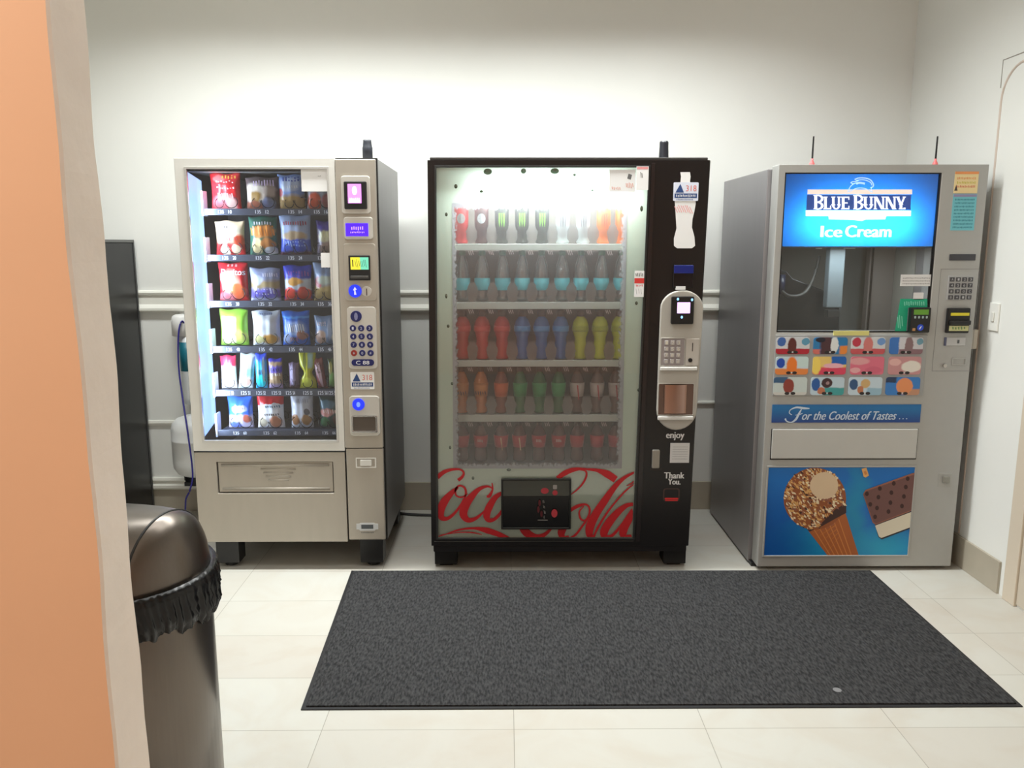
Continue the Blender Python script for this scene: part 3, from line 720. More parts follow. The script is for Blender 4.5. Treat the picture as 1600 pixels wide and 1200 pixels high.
BAGS = [
 # row, px rect, depth, name, label, base, layers, art, opts
 (0, (325, 270, 373, 327), .06, 'bright red chip bag with white brush lettering, top left corner', (214, 40, 48), [('ell', .3, .85, .2, .1, (235, 120, 120), .2), ('ell', .5, .2, .42, .22, (232, 120, 130), .25), ('ell', .72, .18, .15, .2, (240, 200, 190), .2)], [('s', .25, .85, .56, .8, W_, 7), ('s', .3, .8, .32, .46, (250, 210, 210), 8), ('s', .4, .9, .84, .95, (240, 190, 80), 5)]),
 (0, (381, 276, 434, 325), .05, 'brown and white cookie bag beside the red bag on top tray', (92, 78, 80), [('ell', .3, .5, .35, .32, (215, 205, 190), .15), ('ell', .3, .4, .2, .18, (160, 125, 60), .2), ('ell', .75, .6, .2, .2, (175, 160, 150), .2), ('ell', .25, .15, .25, .14, (165, 95, 70), .2), ('ell', .7, .2, .2, .18, (120, 130, 165), .2)], [('s', .25, .9, .72, .92, (205, 185, 215), 8)]),
 (0, (431, 272, 474, 326), .06, 'pale blue chip bag with golden chips below on top tray', (135, 165, 225), [('ell', .5, .72, .38, .2, (205, 220, 245), .2), ('band', -.1, .42, (190, 160, 105), .12), ('ell', .1, .5, .12, .12, (175, 70, 80), .15)], [('s', .2, .85, .8, .95, (60, 80, 190), 6), ('s', .3, .8, .6, .7, (240, 245, 255), 6)]),
 (0, (476, 284, 520, 326), .05, 'orange round-chip bag half covered by the white paper notice', (165, 165, 175), [('ell', .3, .3, .27, .34, (225, 90, 50), .12), ('ell', .85, .3, .25, .3, (200, 110, 110), .15), ('band', .72, 1.1, (150, 170, 200), .1)], None),
 (1, (333, 345, 380, 398), .055, 'cream and red chip bag at the left of second tray', (240, 214, 176), [('band', -.1, .4, (215, 50, 50), .15), ('ell', .55, .7, .35, .2, (252, 242, 215), .2), ('ell', .35, .15, .16, .16, (250, 225, 200), .1), ('ell', .72, .18, .15, .14, (250, 225, 190), .1), ('ell', .85, .45, .18, .15, (230, 90, 60), .2)], [('s', .25, .5, .78, .86, (90, 80, 80), 3), ('s', .2, .8, .42, .55, (225, 110, 110), 8)]),
 (1, (386, 338, 431, 398), .055, 'green chip bag with slanting orange lettering on second tray', (58, 110, 92), [('ell', .55, .62, .4, .17, (225, 150, 80), .15), ('ell', .3, .25, .2, .22, (235, 215, 160), .12), ('ell', .7, .3, .25, .15, (205, 135, 70), .15), ('ell', .8, .12, .25, .1, (225, 230, 235), .1)], [('s', .1, .95, .5, .78, (246, 150, 50), 9), ('s', .2, .85, .78, .88, (225, 225, 235), 7)]),
 (1, (434, 336, 484, 397), .055, 'grey-blue popcorn bag with dark blue base on second tray', (172, 190, 224), [('band', -.1, .42, (60, 95, 215), .05), ('ell', .5, .5, .4, .11, (200, 175, 140), .2), ('band', -.1, .1, (80, 25, 50), .06)], [('s', .15, .9, .74, .86, (190, 90, 110), 10), ('s', .2, .85, .22, .38, (165, 195, 250), 8)]),
 (1, (492, 345, 529, 397), .05, 'purple-topped snack bag cut by the window edge, second tray', (120, 110, 130), [('band', .75, 1.1, (70, 55, 150), .08), ('ell', .5, .55, .4, .18, (205, 195, 150), .15), ('ell', .5, .2, .35, .2, (150, 120, 105), .2)], [('s', .2, .9, .5, .72, (225, 215, 160), 5)]),
 (2, (338, 411, 385, 469), .06, 'red tortilla chip bag with bold white lettering on third tray', (200, 34, 44), [('ell', .45, .45, .3, .35, (240, 180, 160), .3), ('ell', .7, .25, .26, .2, (225, 105, 60), .12), ('ell', .25, .1, .3, .12, (220, 120, 130), .2), ('ell', .25, .6, .2, .15, (235, 200, 205), .2)], [('Doritos', .14, .92, .68, .84, W_), ('s', .3, .7, .9, .98, (235, 180, 180), 3)]),
 (2, (388, 419, 436, 469), .05, 'lavender pretzel bag with clear white seal at its foot', (150, 158, 190), [('band', .38, .62, (165, 145, 105), .12), ('band', .1, .36, (112, 104, 205), .1), ('ell', .25, .65, .2, .15, (195, 205, 225), .2), ('band', -.1, .08, (205, 210, 235), .03)], [('s', .45, .95, .72, .86, (215, 215, 230), 7), ('s', .2, .85, .18, .4, (205, 205, 235), 7)]),
 (2, (440, 415, 485, 469), .06, 'blue, white and red cheese chip bag on third tray', (62, 74, 200), [('band', .3, .62, (212, 224, 235), .06), ('ell', .45, .55, .28, .12, (225, 165, 70), .15), ('ell', .25, .2, .25, .2, (230, 62, 42), .1), ('ell', .75, .2, .25, .2, (230, 62, 42), .1), ('band', -.1, .06, (200, 90, 80), .04)], [('s', .2, .95, .68, .85, (150, 90, 190), 8)]),
 (2, (487, 411, 531, 469), .06, 'sky-blue potato chip bag at the right end, third tray', (150, 172, 205), [('band', -.1, .42, (196, 170, 105), .15), ('ell', .2, .5, .15, .15, (200, 90, 100), .2), ('ell', .5, .55, .35, .12, (195, 205, 185), .2)], [('s', .35, .95, .84, .94, (60, 70, 110), 5)]),
 (3, (340, 484, 385, 540), .06, 'lime green chip bag with big white label on fourth tray', (150, 212, 70), [('box', .1, .62, .12, .78, (246, 250, 236), .1), ('ell', .75, .25, .25, .18, (205, 220, 110), .2), ('ell', .35, .2, .25, .15, (250, 245, 200), .15)], [('s', .2, .55, .76, .82, (235, 170, 180), 6)]),
 (3, (391, 486, 436, 540), .06, 'plain white chip bag with golden chips at foot, fourth tray', (232, 238, 244), [('ell', .65, .18, .3, .14, (226, 170, 80), .2), ('ell', .25, .18, .2, .12, (220, 215, 150), .2), ('ell', .5, .93, .25, .06, (170, 185, 215), .1), ('ell', .35, .5, .12, .15, (205, 215, 230), .3)], [('s', .3, .75, .88, .94, (120, 135, 165), 6)]),
 (3, (438, 487, 482, 540), .06, 'royal blue cookie bag with white lettering on fourth tray', (34, 110, 220), [('ell', .5, .5, .4, .22, (150, 175, 225), .25), ('ell', .75, .3, .2, .14, (175, 120, 105), .15), ('ell', .2, .2, .2, .14, (170, 190, 235), .2), ('band', .8, .86, (90, 170, 250), .04)], [('s', .25, .85, .38, .66, (235, 240, 250), 8), ('s', .3, .6, .12, .26, (190, 120, 100), 5)]),
 (3, (489, 494, 531, 540), .05, 'grey-blue cookie bag at the right end, fourth tray', (128, 152, 188), [('ell', .25, .3, .22, .24, (195, 160, 140), .12), ('ell', .9, .25, .22, .2, (225, 222, 205), .12), ('ell', .6, .55, .1, .35, (190, 210, 245), .2)], [('s', .12, .5, .66, .82, (225, 210, 215), 5)]),
 (5, (353, 621, 393, 672), .055, 'round-topped blue and white cookie bag on the bottom tray', (52, 108, 220), [('ell', .5, .62, .3, .12, (205, 215, 245), .2), ('band', -.1, .42, (196, 188, 215), .1), ('ell', .8, .3, .15, .14, (205, 110, 90), .15), ('ell', .3, .1, .25, .1, (100, 125, 215), .1)], [('s', .25, .75, .58, .7, (250, 235, 230), 6)]),
 (5, (399, 618, 442, 671), .055, 'red and white snack mix bag on the bottom tray', (236, 236, 238), [('band', .66, 1.1, (204, 36, 46), .05), ('ell', .6, .66, .4, .1, (225, 228, 235), .05), ('ell', .2, .18, .18, .16, (205, 195, 170), .15), ('ell', .7, .18, .22, .2, (205, 135, 100), .15)], [('s', .35, .9, .62, .7, (70, 120, 150), 7), ('s', .3, .85, .38, .46, (80, 80, 90), 7)]),
 (5, (452, 616, 488, 673), .05, 'tall white bag with two tan cookies on the bottom tray', (212, 216, 228), [('ell', .22, .25, .2, .17, (165, 115, 70), .12), ('ell', .72, .24, .22, .16, (190, 145, 95), .12), ('ell', .75, .48, .12, .1, (95, 95, 110), .12), ('band', .94, 1.1, (150, 160, 180), .03)], [('s', .25, .85, .74, .86, (185, 188, 205), 6)]),
 (5, (497, 620, 533, 672), .05, 'dark green trail mix bag at the right end, bottom tray', (46, 74, 72), [('ell', .35, .75, .4, .14, (70, 110, 130), .15), ('ell', .35, .5, .35, .13, (205, 140, 130), .15), ('ell', .25, .2, .22, .16, (50, 110, 65), .12), ('ell', .8, .25, .18, .16, (90, 60, 50), .12)], [('s', .2, .9, .46, .6, (230, 200, 195), 7)]),
]
for bi, (ri, px, dp, lab, base, lay, art) in enumerate(BAGS):
    bag('snack_bag', lab, 'snack bag', px, traytop[ri], dp, base, lay, G[ri], art)
CANDY = [
 ((343, 556, 368, 608), 'pink-red topped white candy pack, left on the fifth tray', 'candy pack', (240, 236, 238), [('band', .66, 1.1, (222, 48, 84), .08), ('ell', .5, .6, .3, .18, (250, 225, 230), .2), ('ell', .45, .2, .4, .12, (245, 225, 190), .2)], [('s', .3, .8, .74, .82, (240, 120, 140), 5)], 0, None),
 ((372, 553, 396, 608), 'leaning white and mint candy pack on the fifth tray', 'candy pack', (222, 236, 240), [('band', .34, .58, (150, 214, 196), .1), ('ell', .5, .2, .4, .12, (235, 200, 185), .2)], None, .12, None),
 ((397, 553, 416, 608), 'shiny cyan and blue candy tube on the fifth tray', 'candy pack', (40, 180, 235), [('band', .8, 1.1, (60, 90, 230), .1), ('ell', .5, .22, .4, .16, (20, 225, 235), .15), ('ell', .75, .55, .1, .35, (200, 230, 250), .15)], [('s', .3, .7, .4, .55, (40, 90, 130), 3)], 0, None),
 ((418, 561, 440, 608), 'tan candy bar with violet band and white lettering', 'candy bar', (190, 160, 125), [('band', .52, .76, (104, 84, 210), .08), ('band', -.1, .15, (180, 160, 205), .08), ('band', .9, 1.1, (60, 60, 200), .06)], [('s', .15, .9, .42, .52, W_, 6), ('s', .2, .85, .56, .7, (40, 30, 140), 6)], 0, None),
 ((450, 567, 466, 608), 'narrow purple-grey chocolate bar on the fifth tray', 'candy bar', (120, 100, 130), [('ell', .35, .5, .2, .42, (200, 190, 225), .2), ('band', -.1, .12, (80, 50, 60), .05)], [('s', .3, .75, .2, .8, (70, 60, 110), 3)], 0, None),
 ((466, 549, 493, 608), 'yellow-green gummy pack pinched in at the middle', 'candy pack', (196, 196, 40), [('ell', .35, .75, .1, .25, (120, 130, 30), .1), ('box', .55, .85, .55, .95, (170, 205, 195), .08), ('ell', .45, .15, .35, .15, (226, 232, 80), .15)], None, 0, (.42, .5)),
 ((491, 560, 507, 608), 'leaning dark red chocolate bar on the fifth tray', 'candy bar', (120, 34, 44), [('ell', .5, .5, .2, .45, (205, 170, 180), .2), ('band', .85, 1.1, (140, 70, 70), .06)], [('s', .3, .8, .5, .85, (70, 20, 30), 3)], -.16, None),
 ((511, 561, 527, 608), 'olive green candy pack at the right of fifth tray', 'candy pack', (72, 84, 40), [('ell', .5, .3, .4, .25, (105, 150, 70), .15), ('ell', .3, .7, .2, .2, (150, 140, 60), .1)], None, 0, None),
]
for (px, lab, cat, base, lay, art, tilt, pinch) in CANDY:
    bag('candy_pack' if cat == 'candy pack' else 'candy_bar', lab, cat, px, traytop[4], .03, base, lay, G[4], art, tilt=tilt, pinch=pinch)

# ================================================================== DRINKS MACHINE
YC = 3.5
def hexa(mb, TL, TR, BR, BL, y0, y1, mi=0): return mb.prism([at(*BL, y0), at(*BR, y0), at(*TR, y0), at(*TL, y0)], y0, y1, mi)
def drinks():
    r_ = root('drinks_vending_machine', 'black drinks vending machine with misted glass and red script', 'vending machine', (.25, 3.9, 0))
    P = lambda mb, n, m, par=r_, **k: mb.build(n, m, par, **k)
    blk = mat((20, 18, 19), .3, spec=.5); blk2 = mat((12, 12, 13), .45)
    TL, TR, BR, BL = (667.5, 250), (1110.5, 250), (1076, 853), (674, 853)
    gTL, gTR, gBR, gBL = (681, 261), (1014, 261), (989, 841), (684, 841)
    yk = 4.3
    def q(pts, y=YC): return [at(*p, y) for p in pts]
    O = q([BL, BR, TR, TL]); I = q([gBL, gBR, gTR, gTL])
    P(MB().ring(O, I, YC, YC + .05), 'door_frame', blk, bevel=.004)
    P(MB().ring([(a + dx, b + dz) for (a, b), dx, dz in zip(I, (-.006, .006, .006, -.006), (-.006, -.006, .006, .006))], [(a + dx, b + dz) for (a, b), dx, dz in zip(I, (.002, -.002, -.002, .002), (.002, .002, -.002, -.002))], YC - .004, YC + .002), 'glass_gasket', mat((40, 42, 42), .35), bevel=.001)
    # cabinet shell behind
    ins = [(a + dx, b + dz) for (a, b), dx, dz in zip(O, (.01, -.012, -.012, .01), (.01, .01, -.006, -.006))]
    inner = [(-.27, .40), (.571, .40), (.60, 1.76), (-.27, 1.76)]
    P(MB().ring(ins, inner, YC + .05, yk), 'cabinet', blk2)
    P(MB().prism(ins, yk, yk + .01), 'rear_panel', blk2)
    iw = mat((120, 112, 104), .6)
    P(MB().box(-.27, .60, 4.02, 4.03, .40, 1.76).box(-.27, .57, 3.56, 4.02, .40, .404).box(-.268, -.262, 3.56, 4.02, .40, 1.76).add([(.570, 3.56, .40), (.570, 4.02, .40), (.598, 4.02, 1.76), (.598, 3.56, 1.76)], [(0, 1, 2, 3)]), 'liner', iw)
    # bottom kick strip, legs
    x0, x1, z0, z1 = R(677, 851, 1073, 862, YC)
    P(MB().box(x0, x1, YC + .004, YC + .04, z0 - .002, z1 + .01), 'kick_strip', mat((26, 24, 25), .3), bevel=.004)
    P(MB().tube([(x0 + .004, YC - .001, at(700, 846, YC)[1]), (at(990, 846, YC)[0], YC - .001, at(700, 846, YC)[1])], .0018, 6), 'bottom_bead', mat((90, 90, 90), .3, metal=.8))
    P(MB().box(O[3][0] + .01, O[2][0] - .01, YC + .006, YC + .05, O[3][1] + .0, O[3][1] + .012), 'top_cap', mat((60, 58, 56), .35), bevel=.003)
    for xa, xb in ((679, 714), (1037, 1072)):
        X0 = at(xa, 872, YC + .05)[0]; X1 = at(xb, 872, YC + .05)[0]
        for Y in (YC + .055, 4.12): P(MB().box(X0, X1, Y, Y + .1, .012, .1).box(X0 + .02, X1 - .02, Y + .02, Y + .08, 0, .012), 'leg', blk2, bevel=.003)
    # printed film on the glass with a clear window
    cl = q([(708, 733), (972, 733), (981, 317), (706, 317)])
    film = translucent('pale_green_film', lin((226, 244, 230)), .28, .04)
    fm = MB().ring([(a, b) for a, b in I], cl, YC + .010, YC + .012); fm.m = [0 if i % 4 == 0 else 1 for i in range(len(fm.f))]
    P(fm, 'printed_film', [film, clear('film_back', (1, 1, 1), .0)])
    P(MB().box(I[0][0], I[3][0] + .0001, YC + .010, YC + .012, 0.5, .50001), 'film_edge', film) if False else None
    hz = MB().prism(cl, YC + .0095, YC + .0115)
    xs = [p[0] for p in cl]; zs = [p[1] for p in cl]
    P(hz, 'misted_window', clear('misted_glass', (1, 1, 1), .03, .11, (.78, .82, .86), edge=.035), uvbox=(min(xs), max(xs), min(zs), max(zs)))
    P(MB().prism(I, YC + .004, YC + .008), 'glass_pane', clear('drinks_glass', (1, 1, 1), .035))
    # water drops printed on the film
    g = MB()
    for px, py, r1, r2 in ((762, 268, .018, .013), (818, 267, .011, .011), (867, 267, .018, .012), (898, 273, .006, .005), (752, 299, .008, .006), (712, 291, .007, .009), (697, 335, .006, .008), (1003, 326, .006, .012), (697, 463, .005, .010), (995, 474, .006, .008), (700, 510, .006, .007), (795, 735, .010, .006), (739, 748, .006, .008), (926, 297, .005, .004), (706, 600, .005, .007), (998, 610, .005, .007), (703, 700, .005, .008)):
        X, Z = at(px, py, YC); g.flat(disc(X, Z, r1, r2, 12), YC + .0092, 0)
        g.flat(disc(X + r1 * .15, Z + r2 * .3, r1 * .6, r2 * .5, 10), YC + .0090, 1)
    P(g, 'printed_drops', [translucent('drop_dark', lin((92, 112, 98)), .4), translucent('drop_light', lin((150, 172, 156)), .4)])
    # lamps: a tube behind the top of the glass
    P(MB().tube([(-.22, 3.60, 1.745), (.56, 3.60, 1.745)], .012, 10), 'lamp_tube', mat((235, 250, 255), .5, emit=6.))
    a = area('drinks_case_lamp', (.2, 3.585, 1.70), .66, .05, 5.2, (.95, 1, 1)); a.rotation_euler = Vector((0, 1, .35)).to_track_quat('Z', 'Y').to_euler()
    a.parent = r_; a.location -= r_.location
    a = area('drinks_case_lamp_down', (.16, 3.62, 1.735), .76, .05, 9, (.9, 1, 1)); a.rotation_euler = Vector((0, -.35, 1)).to_track_quat('Z', 'Y').to_euler()
    a.parent = r_; a.location -= r_.location
    # red script on the film
    def cp(x, y): return at(670 + x / 4.706, 720 + y / 4.706, YC)
    mpp = 1 / 4.706 / F * 3.62
    clip = (I[0][0] + .003, I[1][0] - .003, I[0][1] + .003, 9)
    strokes = [
     ([(60, 125), (110, 85), (170, 66), (230, 66), (256, 90), (245, 120), (215, 145)], [34, 30, 20, 14, 14, 22, 26]),
     ([(215, 195), (165, 240), (115, 300), (85, 370), (95, 420), (140, 425), (195, 380), (245, 310), (272, 245), (262, 200), (225, 185), (198, 210), (200, 255), (240, 270), (285, 245)], [14, 40, 60, 60, 44, 26, 20, 16, 16, 16, 14, 14, 12, 12, 8]),
     ([(465, 165), (468, 215), (445, 260), (425, 262)], [8, 14, 26, 14]),
     ([(468, 205), (430, 190), (370, 210), (310, 270), (265, 340), (255, 400), (290, 438), (345, 425), (400, 380), (450, 320)], [8, 16, 30, 52, 64, 58, 40, 26, 14, 8]),
     ([(545, 235), (490, 270), (445, 340), (425, 400), (440, 438), (480, 432), (520, 395), (545, 360)], [20, 40, 54, 52, 36, 26, 24, 24]),
     ([(70, 558), (130, 540), (220, 510), (330, 498), (430, 515), (520, 545), (610, 580)], [6, 8, 14, 18, 46, 40, 14]),
     ([(85, 548), (150, 538), (230, 528), (320, 530), (390, 545)], [5, 6, 8, 10, 5]),
     ([(945, 130), (1000, 92), (1060, 68), (1130, 60), (1180, 66)], [30, 40, 34, 16, 14]),
     ([(1100, 66), (1150, 75), (1160, 110), (1135, 165), (1090, 215), (1045, 250)], [10, 12, 14, 14, 12, 6]),
     ([(1170, 64), (1240, 72), (1310, 98), (1375, 140)], [16, 26, 56, 52]),
     ([(690, 490), (725, 535), (790, 562), (850, 545), (900, 500), (930, 470)], [60, 62, 44, 30, 18, 10]),
     ([(1000, 470), (975, 530), (990, 568), (1030, 560)], [60, 56, 34, 20]),
     ([(1040, 365), (1095, 335), (1150, 322), (1180, 345), (1180, 395), (1150, 440), (1115, 425), (1108, 375), (1140, 335)], [28, 26, 16, 14, 16, 14, 14, 12, 8]),
     ([(1180, 410), (1130, 480), (1080, 545), (1030, 575)], [14, 16, 18, 16]),
     ([(1515, 85), (1440, 125), (1370, 190), (1290, 300), (1225, 400), (1185, 490), (1185, 555), (1220, 560)], [14, 26, 40, 56, 62, 66, 46, 24]),
     ([(1512, 170), (1440, 230), (1360, 320), (1300, 400), (1240, 500), (1215, 560)], [8, 12, 14, 16, 18, 14]),
     ([(1512, 320), (1455, 330), (1390, 380), (1330, 450), (1290, 520), (1300, 562), (1350, 550), (1420, 470), (1480, 380)], [22, 34, 52, 62, 62, 46, 24, 18, 16]),
     ([(1512, 360), (1465, 440), (1430, 520), (1440, 562), (1490, 555)], [44, 60, 60, 42, 26]),
     ([(1512, 150), (1480, 175), (1455, 185)], [12, 10, 4]),
    ]
    g = MB()
    for k, (pts, ws) in enumerate(strokes):
        ribbon(g, [cp(*p) for p in pts], [v * mpp for v in ws], YC + .0034 - k * .00006, clip=clip)
    P(g, 'red_script_decal', mat((176, 22, 30), .4))
    # delivery port
    x0, x1, z0, z1 = R(783, 747, 892, 826, YC)
    pt_ = P(MB().ring([(x0, z0), (x1, z0), (x1, z1), (x0, z1)], [(x0 + .008, z0 + .008), (x1 - .008, z0 + .008), (x1 - .008, z1 - .008), (x0 + .008, z1 - .008)], YC - .012, YC + .003), 'delivery_port', mat((22, 24, 22), .3), bevel=.002)
    P(MB().box(x0 + .004, x1 - .004, YC - .002, YC + .003, z0 + .004, z1 - .004), 'port_back', mat((8, 8, 9), .25))
    zf = at(840, 774, YC)[1]
    MB().box(x0 + .008, x1 - .008, YC - .009, YC - .005, zf, z1 - .006).build('port_flap', mat((66, 68, 62), .35), pt_, bevel=.001)
    g = MB()
    for px, py, rx, ry in ((851, 766, .018, .014), (867, 769, .012, .012), (866, 801, .014, .020)): X, Z = at(px, py, YC); g.flat(disc(X, Z, rx, ry, 12), YC - .0096, 0)
    X, Z = at(867, 760, YC); g.flat(rr(X - .009, X + .009, Z - .010, Z + .010, .004), YC - .0098, 1)
    for k in range(4): X, Z = at(850 + random.uniform(-1, 2), 783 + k * 8, YC); scribble(g, X - .004, X + .005, Z - .008, Z + .008, YC - .0097, 2, mi=1, thin=.3)
    X0, Z0 = at(840, 812, YC); g.flat([(X0, Z0), (X0 + .045, Z0), (X0 + .045, Z0 + .003), (X0, Z0 + .003)], YC - .0097, 1)
    for k, (px, py) in enumerate(((843, 785), (841, 795), (846, 802))): X, Z = at(px, py, YC); g.flat(disc(X, Z, .006, .016, 8), YC - .0094, 2)
    g.build('port_graphic', [mat((170, 50, 60), .4), mat((150, 145, 140), .4), mat((82, 14, 22), .4)], pt_)
    # papers on the glass
    x0, x1, z0, z1 = R(952, 265, 993, 300, YC)
    o = P(MB().box(x0, x1, YC + .001, YC + .002, z0, z1), 'paper_notice', m_white); g = MB()
    g.flat([(x0 + .075, z0 + .055), (x0 + .09, z0 + .05), (x0 + .095, z0 + .07), (x0 + .08, z0 + .075)], YC + .0006, 0)
    scribble(g, x0 + .07, x1 - .006, z0 + .015, z0 + .04, YC + .0006, 5, mi=1); scribble(g, x0 + .01, x0 + .05, z0 + .008, z0 + .022, YC + .0006, 5, mi=1)
    g.build('notice_print', [mat((110, 110, 110), .5), mat((225, 165, 150), .5)], o)
    x0, x1, z0, z1 = R(994, 260, 1013, 297, YC - .003)
    o = P(MB().box(x0, x1, YC - .0062, YC - .0050, z0, z1), 'warning_label', m_white); g = MB()
    g.flat([(x0 + .002, z1 - .012), (x1 - .002, z1 - .012), (x1 - .002, z1 - .002), (x0 + .002, z1 - .002)], YC - .0066, 0)
    scribble(g, x0 + .018, x0 + .028, z0 + .045, z0 + .075, YC - .0066, 2, mi=1); g.build('label_print', [mat((225, 150, 150), .5), mat((60, 60, 60), .5)], o)
    x0, x1, z0, z1 = R(991, 423, 1006, 464, YC - .003)
    o = P(MB().box(x0, x1, YC - .0062, YC - .0050, z0, z1), 'edge_label', m_white); g = MB(); h = (z1 - z0)
    g.flat([(x0, z0 + .52 * h), (x1, z0 + .52 * h), (x1, z0 + .72 * h), (x0, z0 + .72 * h)], YC - .0066, 0); scribble(g, x0 + .004, x1 - .002, z0 + .77 * h, z0 + .93 * h, YC - .0066, 5, mi=1)
    scribble(g, x0 + .006, x1 - .004, z0 + .4 * h, z0 + .48 * h, YC - .0066, 5, mi=0); scribble(g, x0 + .006, x1 - .004, z0 + .1 * h, z0 + .35 * h, YC - .0066, 3, mi=1, thin=.1)
    g.build('label_print', [mat((215, 60, 55), .5), mat((90, 90, 90), .5)], o)
    # column: slight vertical fold between glass door and control side
    A = q([(1018, 255), (1024, 255), (1000, 846), (993, 846)])
    P(MB().prism(A, YC - .004, YC), 'door_edge_strip', mat((34, 28, 28), .25), bevel=.001)
    # white bottle silhouette
    bp = [(1063, 269), (1078, 269), (1079, 276), (1078, 284), (1085, 296), (1087, 318), (1085, 330), (1082, 342), (1081, 355), (1085, 370), (1086, 384), (1081, 388), (1058, 388), (1053, 384), (1053, 372), (1057, 357), (1056, 342), (1055, 325), (1054, 312), (1056, 298), (1063, 286), (1064, 276)]
    o = P(MB().prism(q(bp), YC - .0012, YC), 'bottle_decal', m_white)
    g = MB(); x0, x1, z0, z1 = R(1057, 320, 1084, 334, YC); scribble(g, x0, x1, z0, z1, YC - .0015, 8, lean=.5); g.build('decal_script', mat((240, 180, 180), .5), o)
    x0, x1, z0, z1 = R(1052, 285, 1091, 314, YC)
    o = P(MB().prism(rr(x0, x1, z0, z1, .004), YC - .0026, YC - .0016), 'service_sticker', mat((225, 230, 245), .5)); sticker_art(x0, x1, z0, z1, YC - .003, o)
    x0, x1, z0, z1 = R(1051, 413, 1083, 450, YC)
    o = P(MB().box(x0, x1, YC - .012, YC, z0, z1), 'bill_acceptor', mat((14, 14, 20), .2), bevel=.003)
    MB().box(x0 + .002, x1 - .002, YC - .0150, YC - .012, z1 - .038, z1 - .004).build('blue_glint_block', mat((20, 38, 120), .2), o, bevel=.002)  # blue glint on the acceptor's top, painted in as a coloured block
    x0, x1, z0, z1 = R(1055, 447, 1070, 452.5, YC); P(MB().box(x0, x1, YC - .014, YC, z0, z1), 'small_white_tag', m_white)
    # long grey pill panel
    g = MB(); T = q([(1031, 482), (1098, 482)], YC - .0); Bt = q([(1025, 640), (1088, 640)])
    cxT, cxB = (T[0][0] + T[1][0]) / 2, (Bt[0][0] + Bt[1][0]) / 2; rT = (T[1][0] - T[0][0]) / 2; rB = (Bt[1][0] - Bt[0][0]) / 2
    pts = [(cxT + rT * math.cos(PI * k / 14), T[0][1] + (at(1060, 453, YC)[1] - T[0][1]) * math.sin(PI * k / 14)) for k in range(15)]
    pts += [(cxB - rB * math.cos(PI * k / 14), Bt[0][1] - (Bt[0][1] - at(1055, 671, YC)[1]) * math.sin(PI * k / 14)) for k in range(15)]
    gm = mat((178, 174, 166), .4); P(g.prism(pts, YC - .016, YC), 'grey_pay_panel', gm, bevel=.006, seg=3)
    yp = YC - .016
    x0, x1, z0, z1 = R(1048, 463, 1083, 506, yp)
    c = P(MB().prism(rr(x0, x1, z0, z1, .006), yp - .016, yp), 'card_reader', m_black, bevel=.003)
    x0, x1, z0, z1 = R(1057, 472, 1077, 489, yp)
    MB().prism(rr(x0, x1, z0, z1, .002), yp - .0175, yp - .016).build('screen', mat((215, 180, 240), .4, emit=1.2), c)
    g = MB()
    for px, py in ((1058, 467), (1080, 468), (1064, 495)): X, Z = at(px, py, yp); g.flat(disc(X, Z, .005, .006, 8), yp - .0172)
    g.build('reader_lights', mat((130, 190, 250), .4, emit=1.5), c)
    def recess(px, depth, m, m_in):
        x0, x1, z0, z1 = R(*px, yp)
        o = P(MB().ring(rr(x0 - .004, x1 + .004, z0 - .004, z1 + .004, .006), rr(x0, x1, z0, z1, .004), yp - .004, yp), 'recess_rim', gm, bevel=.0015)
        P(MB().prism(rr(x0, x1, z0, z1, .004), yp - .001, yp), 'recess_back', m_in)
        return x0, x1, z0, z1
    x0, x1, z0, z1 = recess((1033, 529, 1069, 571), .01, gm, mat((158, 150, 150), .35))
    for j in range(4):
        for i in range(3):
            X = x0 + .022 + i * .026; Z = z1 - .018 - j * .027
            k = P(MB().prism(rr(X - .009, X + .009, Z - .010, Z + .010, .004), yp - .006, yp - .001), 'key', mat((176, 170, 168), .35), bevel=.002)
            g = MB(); text(g, '123456789*0#'[j * 3 + i], X - .005, X + .005, Z - .007, Z + .007, yp - .0064); g.build('key_digit', mat((215, 208, 190), .4), k)
    x0, x1, z0, z1 = R(1071, 529, 1092, 571, yp)
    P(MB().prism(rr(x0, x1, z0, z1, .005), yp - .004, yp), 'coin_plate', mat((190, 184, 176), .35), bevel=.002)
    P(MB().box((x0 + x1) / 2 - .0015, (x0 + x1) / 2 + .0015, yp - .0048, yp - .0038, z1 - .055, z1 - .018), 'coin_slot', m_black)
    X, Z = at(1078, 562.5, yp); P(MB().prism(disc(X, Z, .009), yp - .009, yp - .003), 'lock', m_black, bevel=.001)
    x0, x1, z0, z1 = R(1031, 573, 1089, 579, yp); P(MB().box(x0, x1, yp - .010, yp, z0, z1), 'ledge', mat((215, 214, 210), .3), bevel=.004)
    x0, x1, z0, z1 = recess((1029, 600, 1083, 648), .01, gm, mat((120, 100, 92), .25, metal=.7))
    mb = MB(); n = 14; vs = []
    for k in range(n + 1):
        a = PI * (.12 + .76 * k / n); vs += [((x0 + x1) / 2 + .052 * math.cos(a) - .004, yp - .001 - .012 * math.sin(a), zz) for zz in (z0 + .008, z1 - .002)]
    mb.add(vs, [(2 * k, 2 * k + 1, 2 * k + 3, 2 * k + 2) for k in range(n)]); P(mb, 'coin_return_door', mat((170, 140, 128), .22, metal=1.), smooth=True)
    x0, x1, z0, z1 = R(1027, 650, 1083, 656, yp); P(MB().box(x0, x1, yp - .010, yp, z0, z1), 'lower_ledge', mat((215, 214, 210), .3), bevel=.004)
    # lettering low on the column
    def word(t, px, par=r_, b=.0012, sh=0):
        x0, x1, z0, z1 = R(*px, YC); g = MB(); text(g, t, x0, x1, z0, z1, YC - .0006, bold=b, shear=sh); return P(g, 'lettering', mat((225, 225, 225), .5), par)
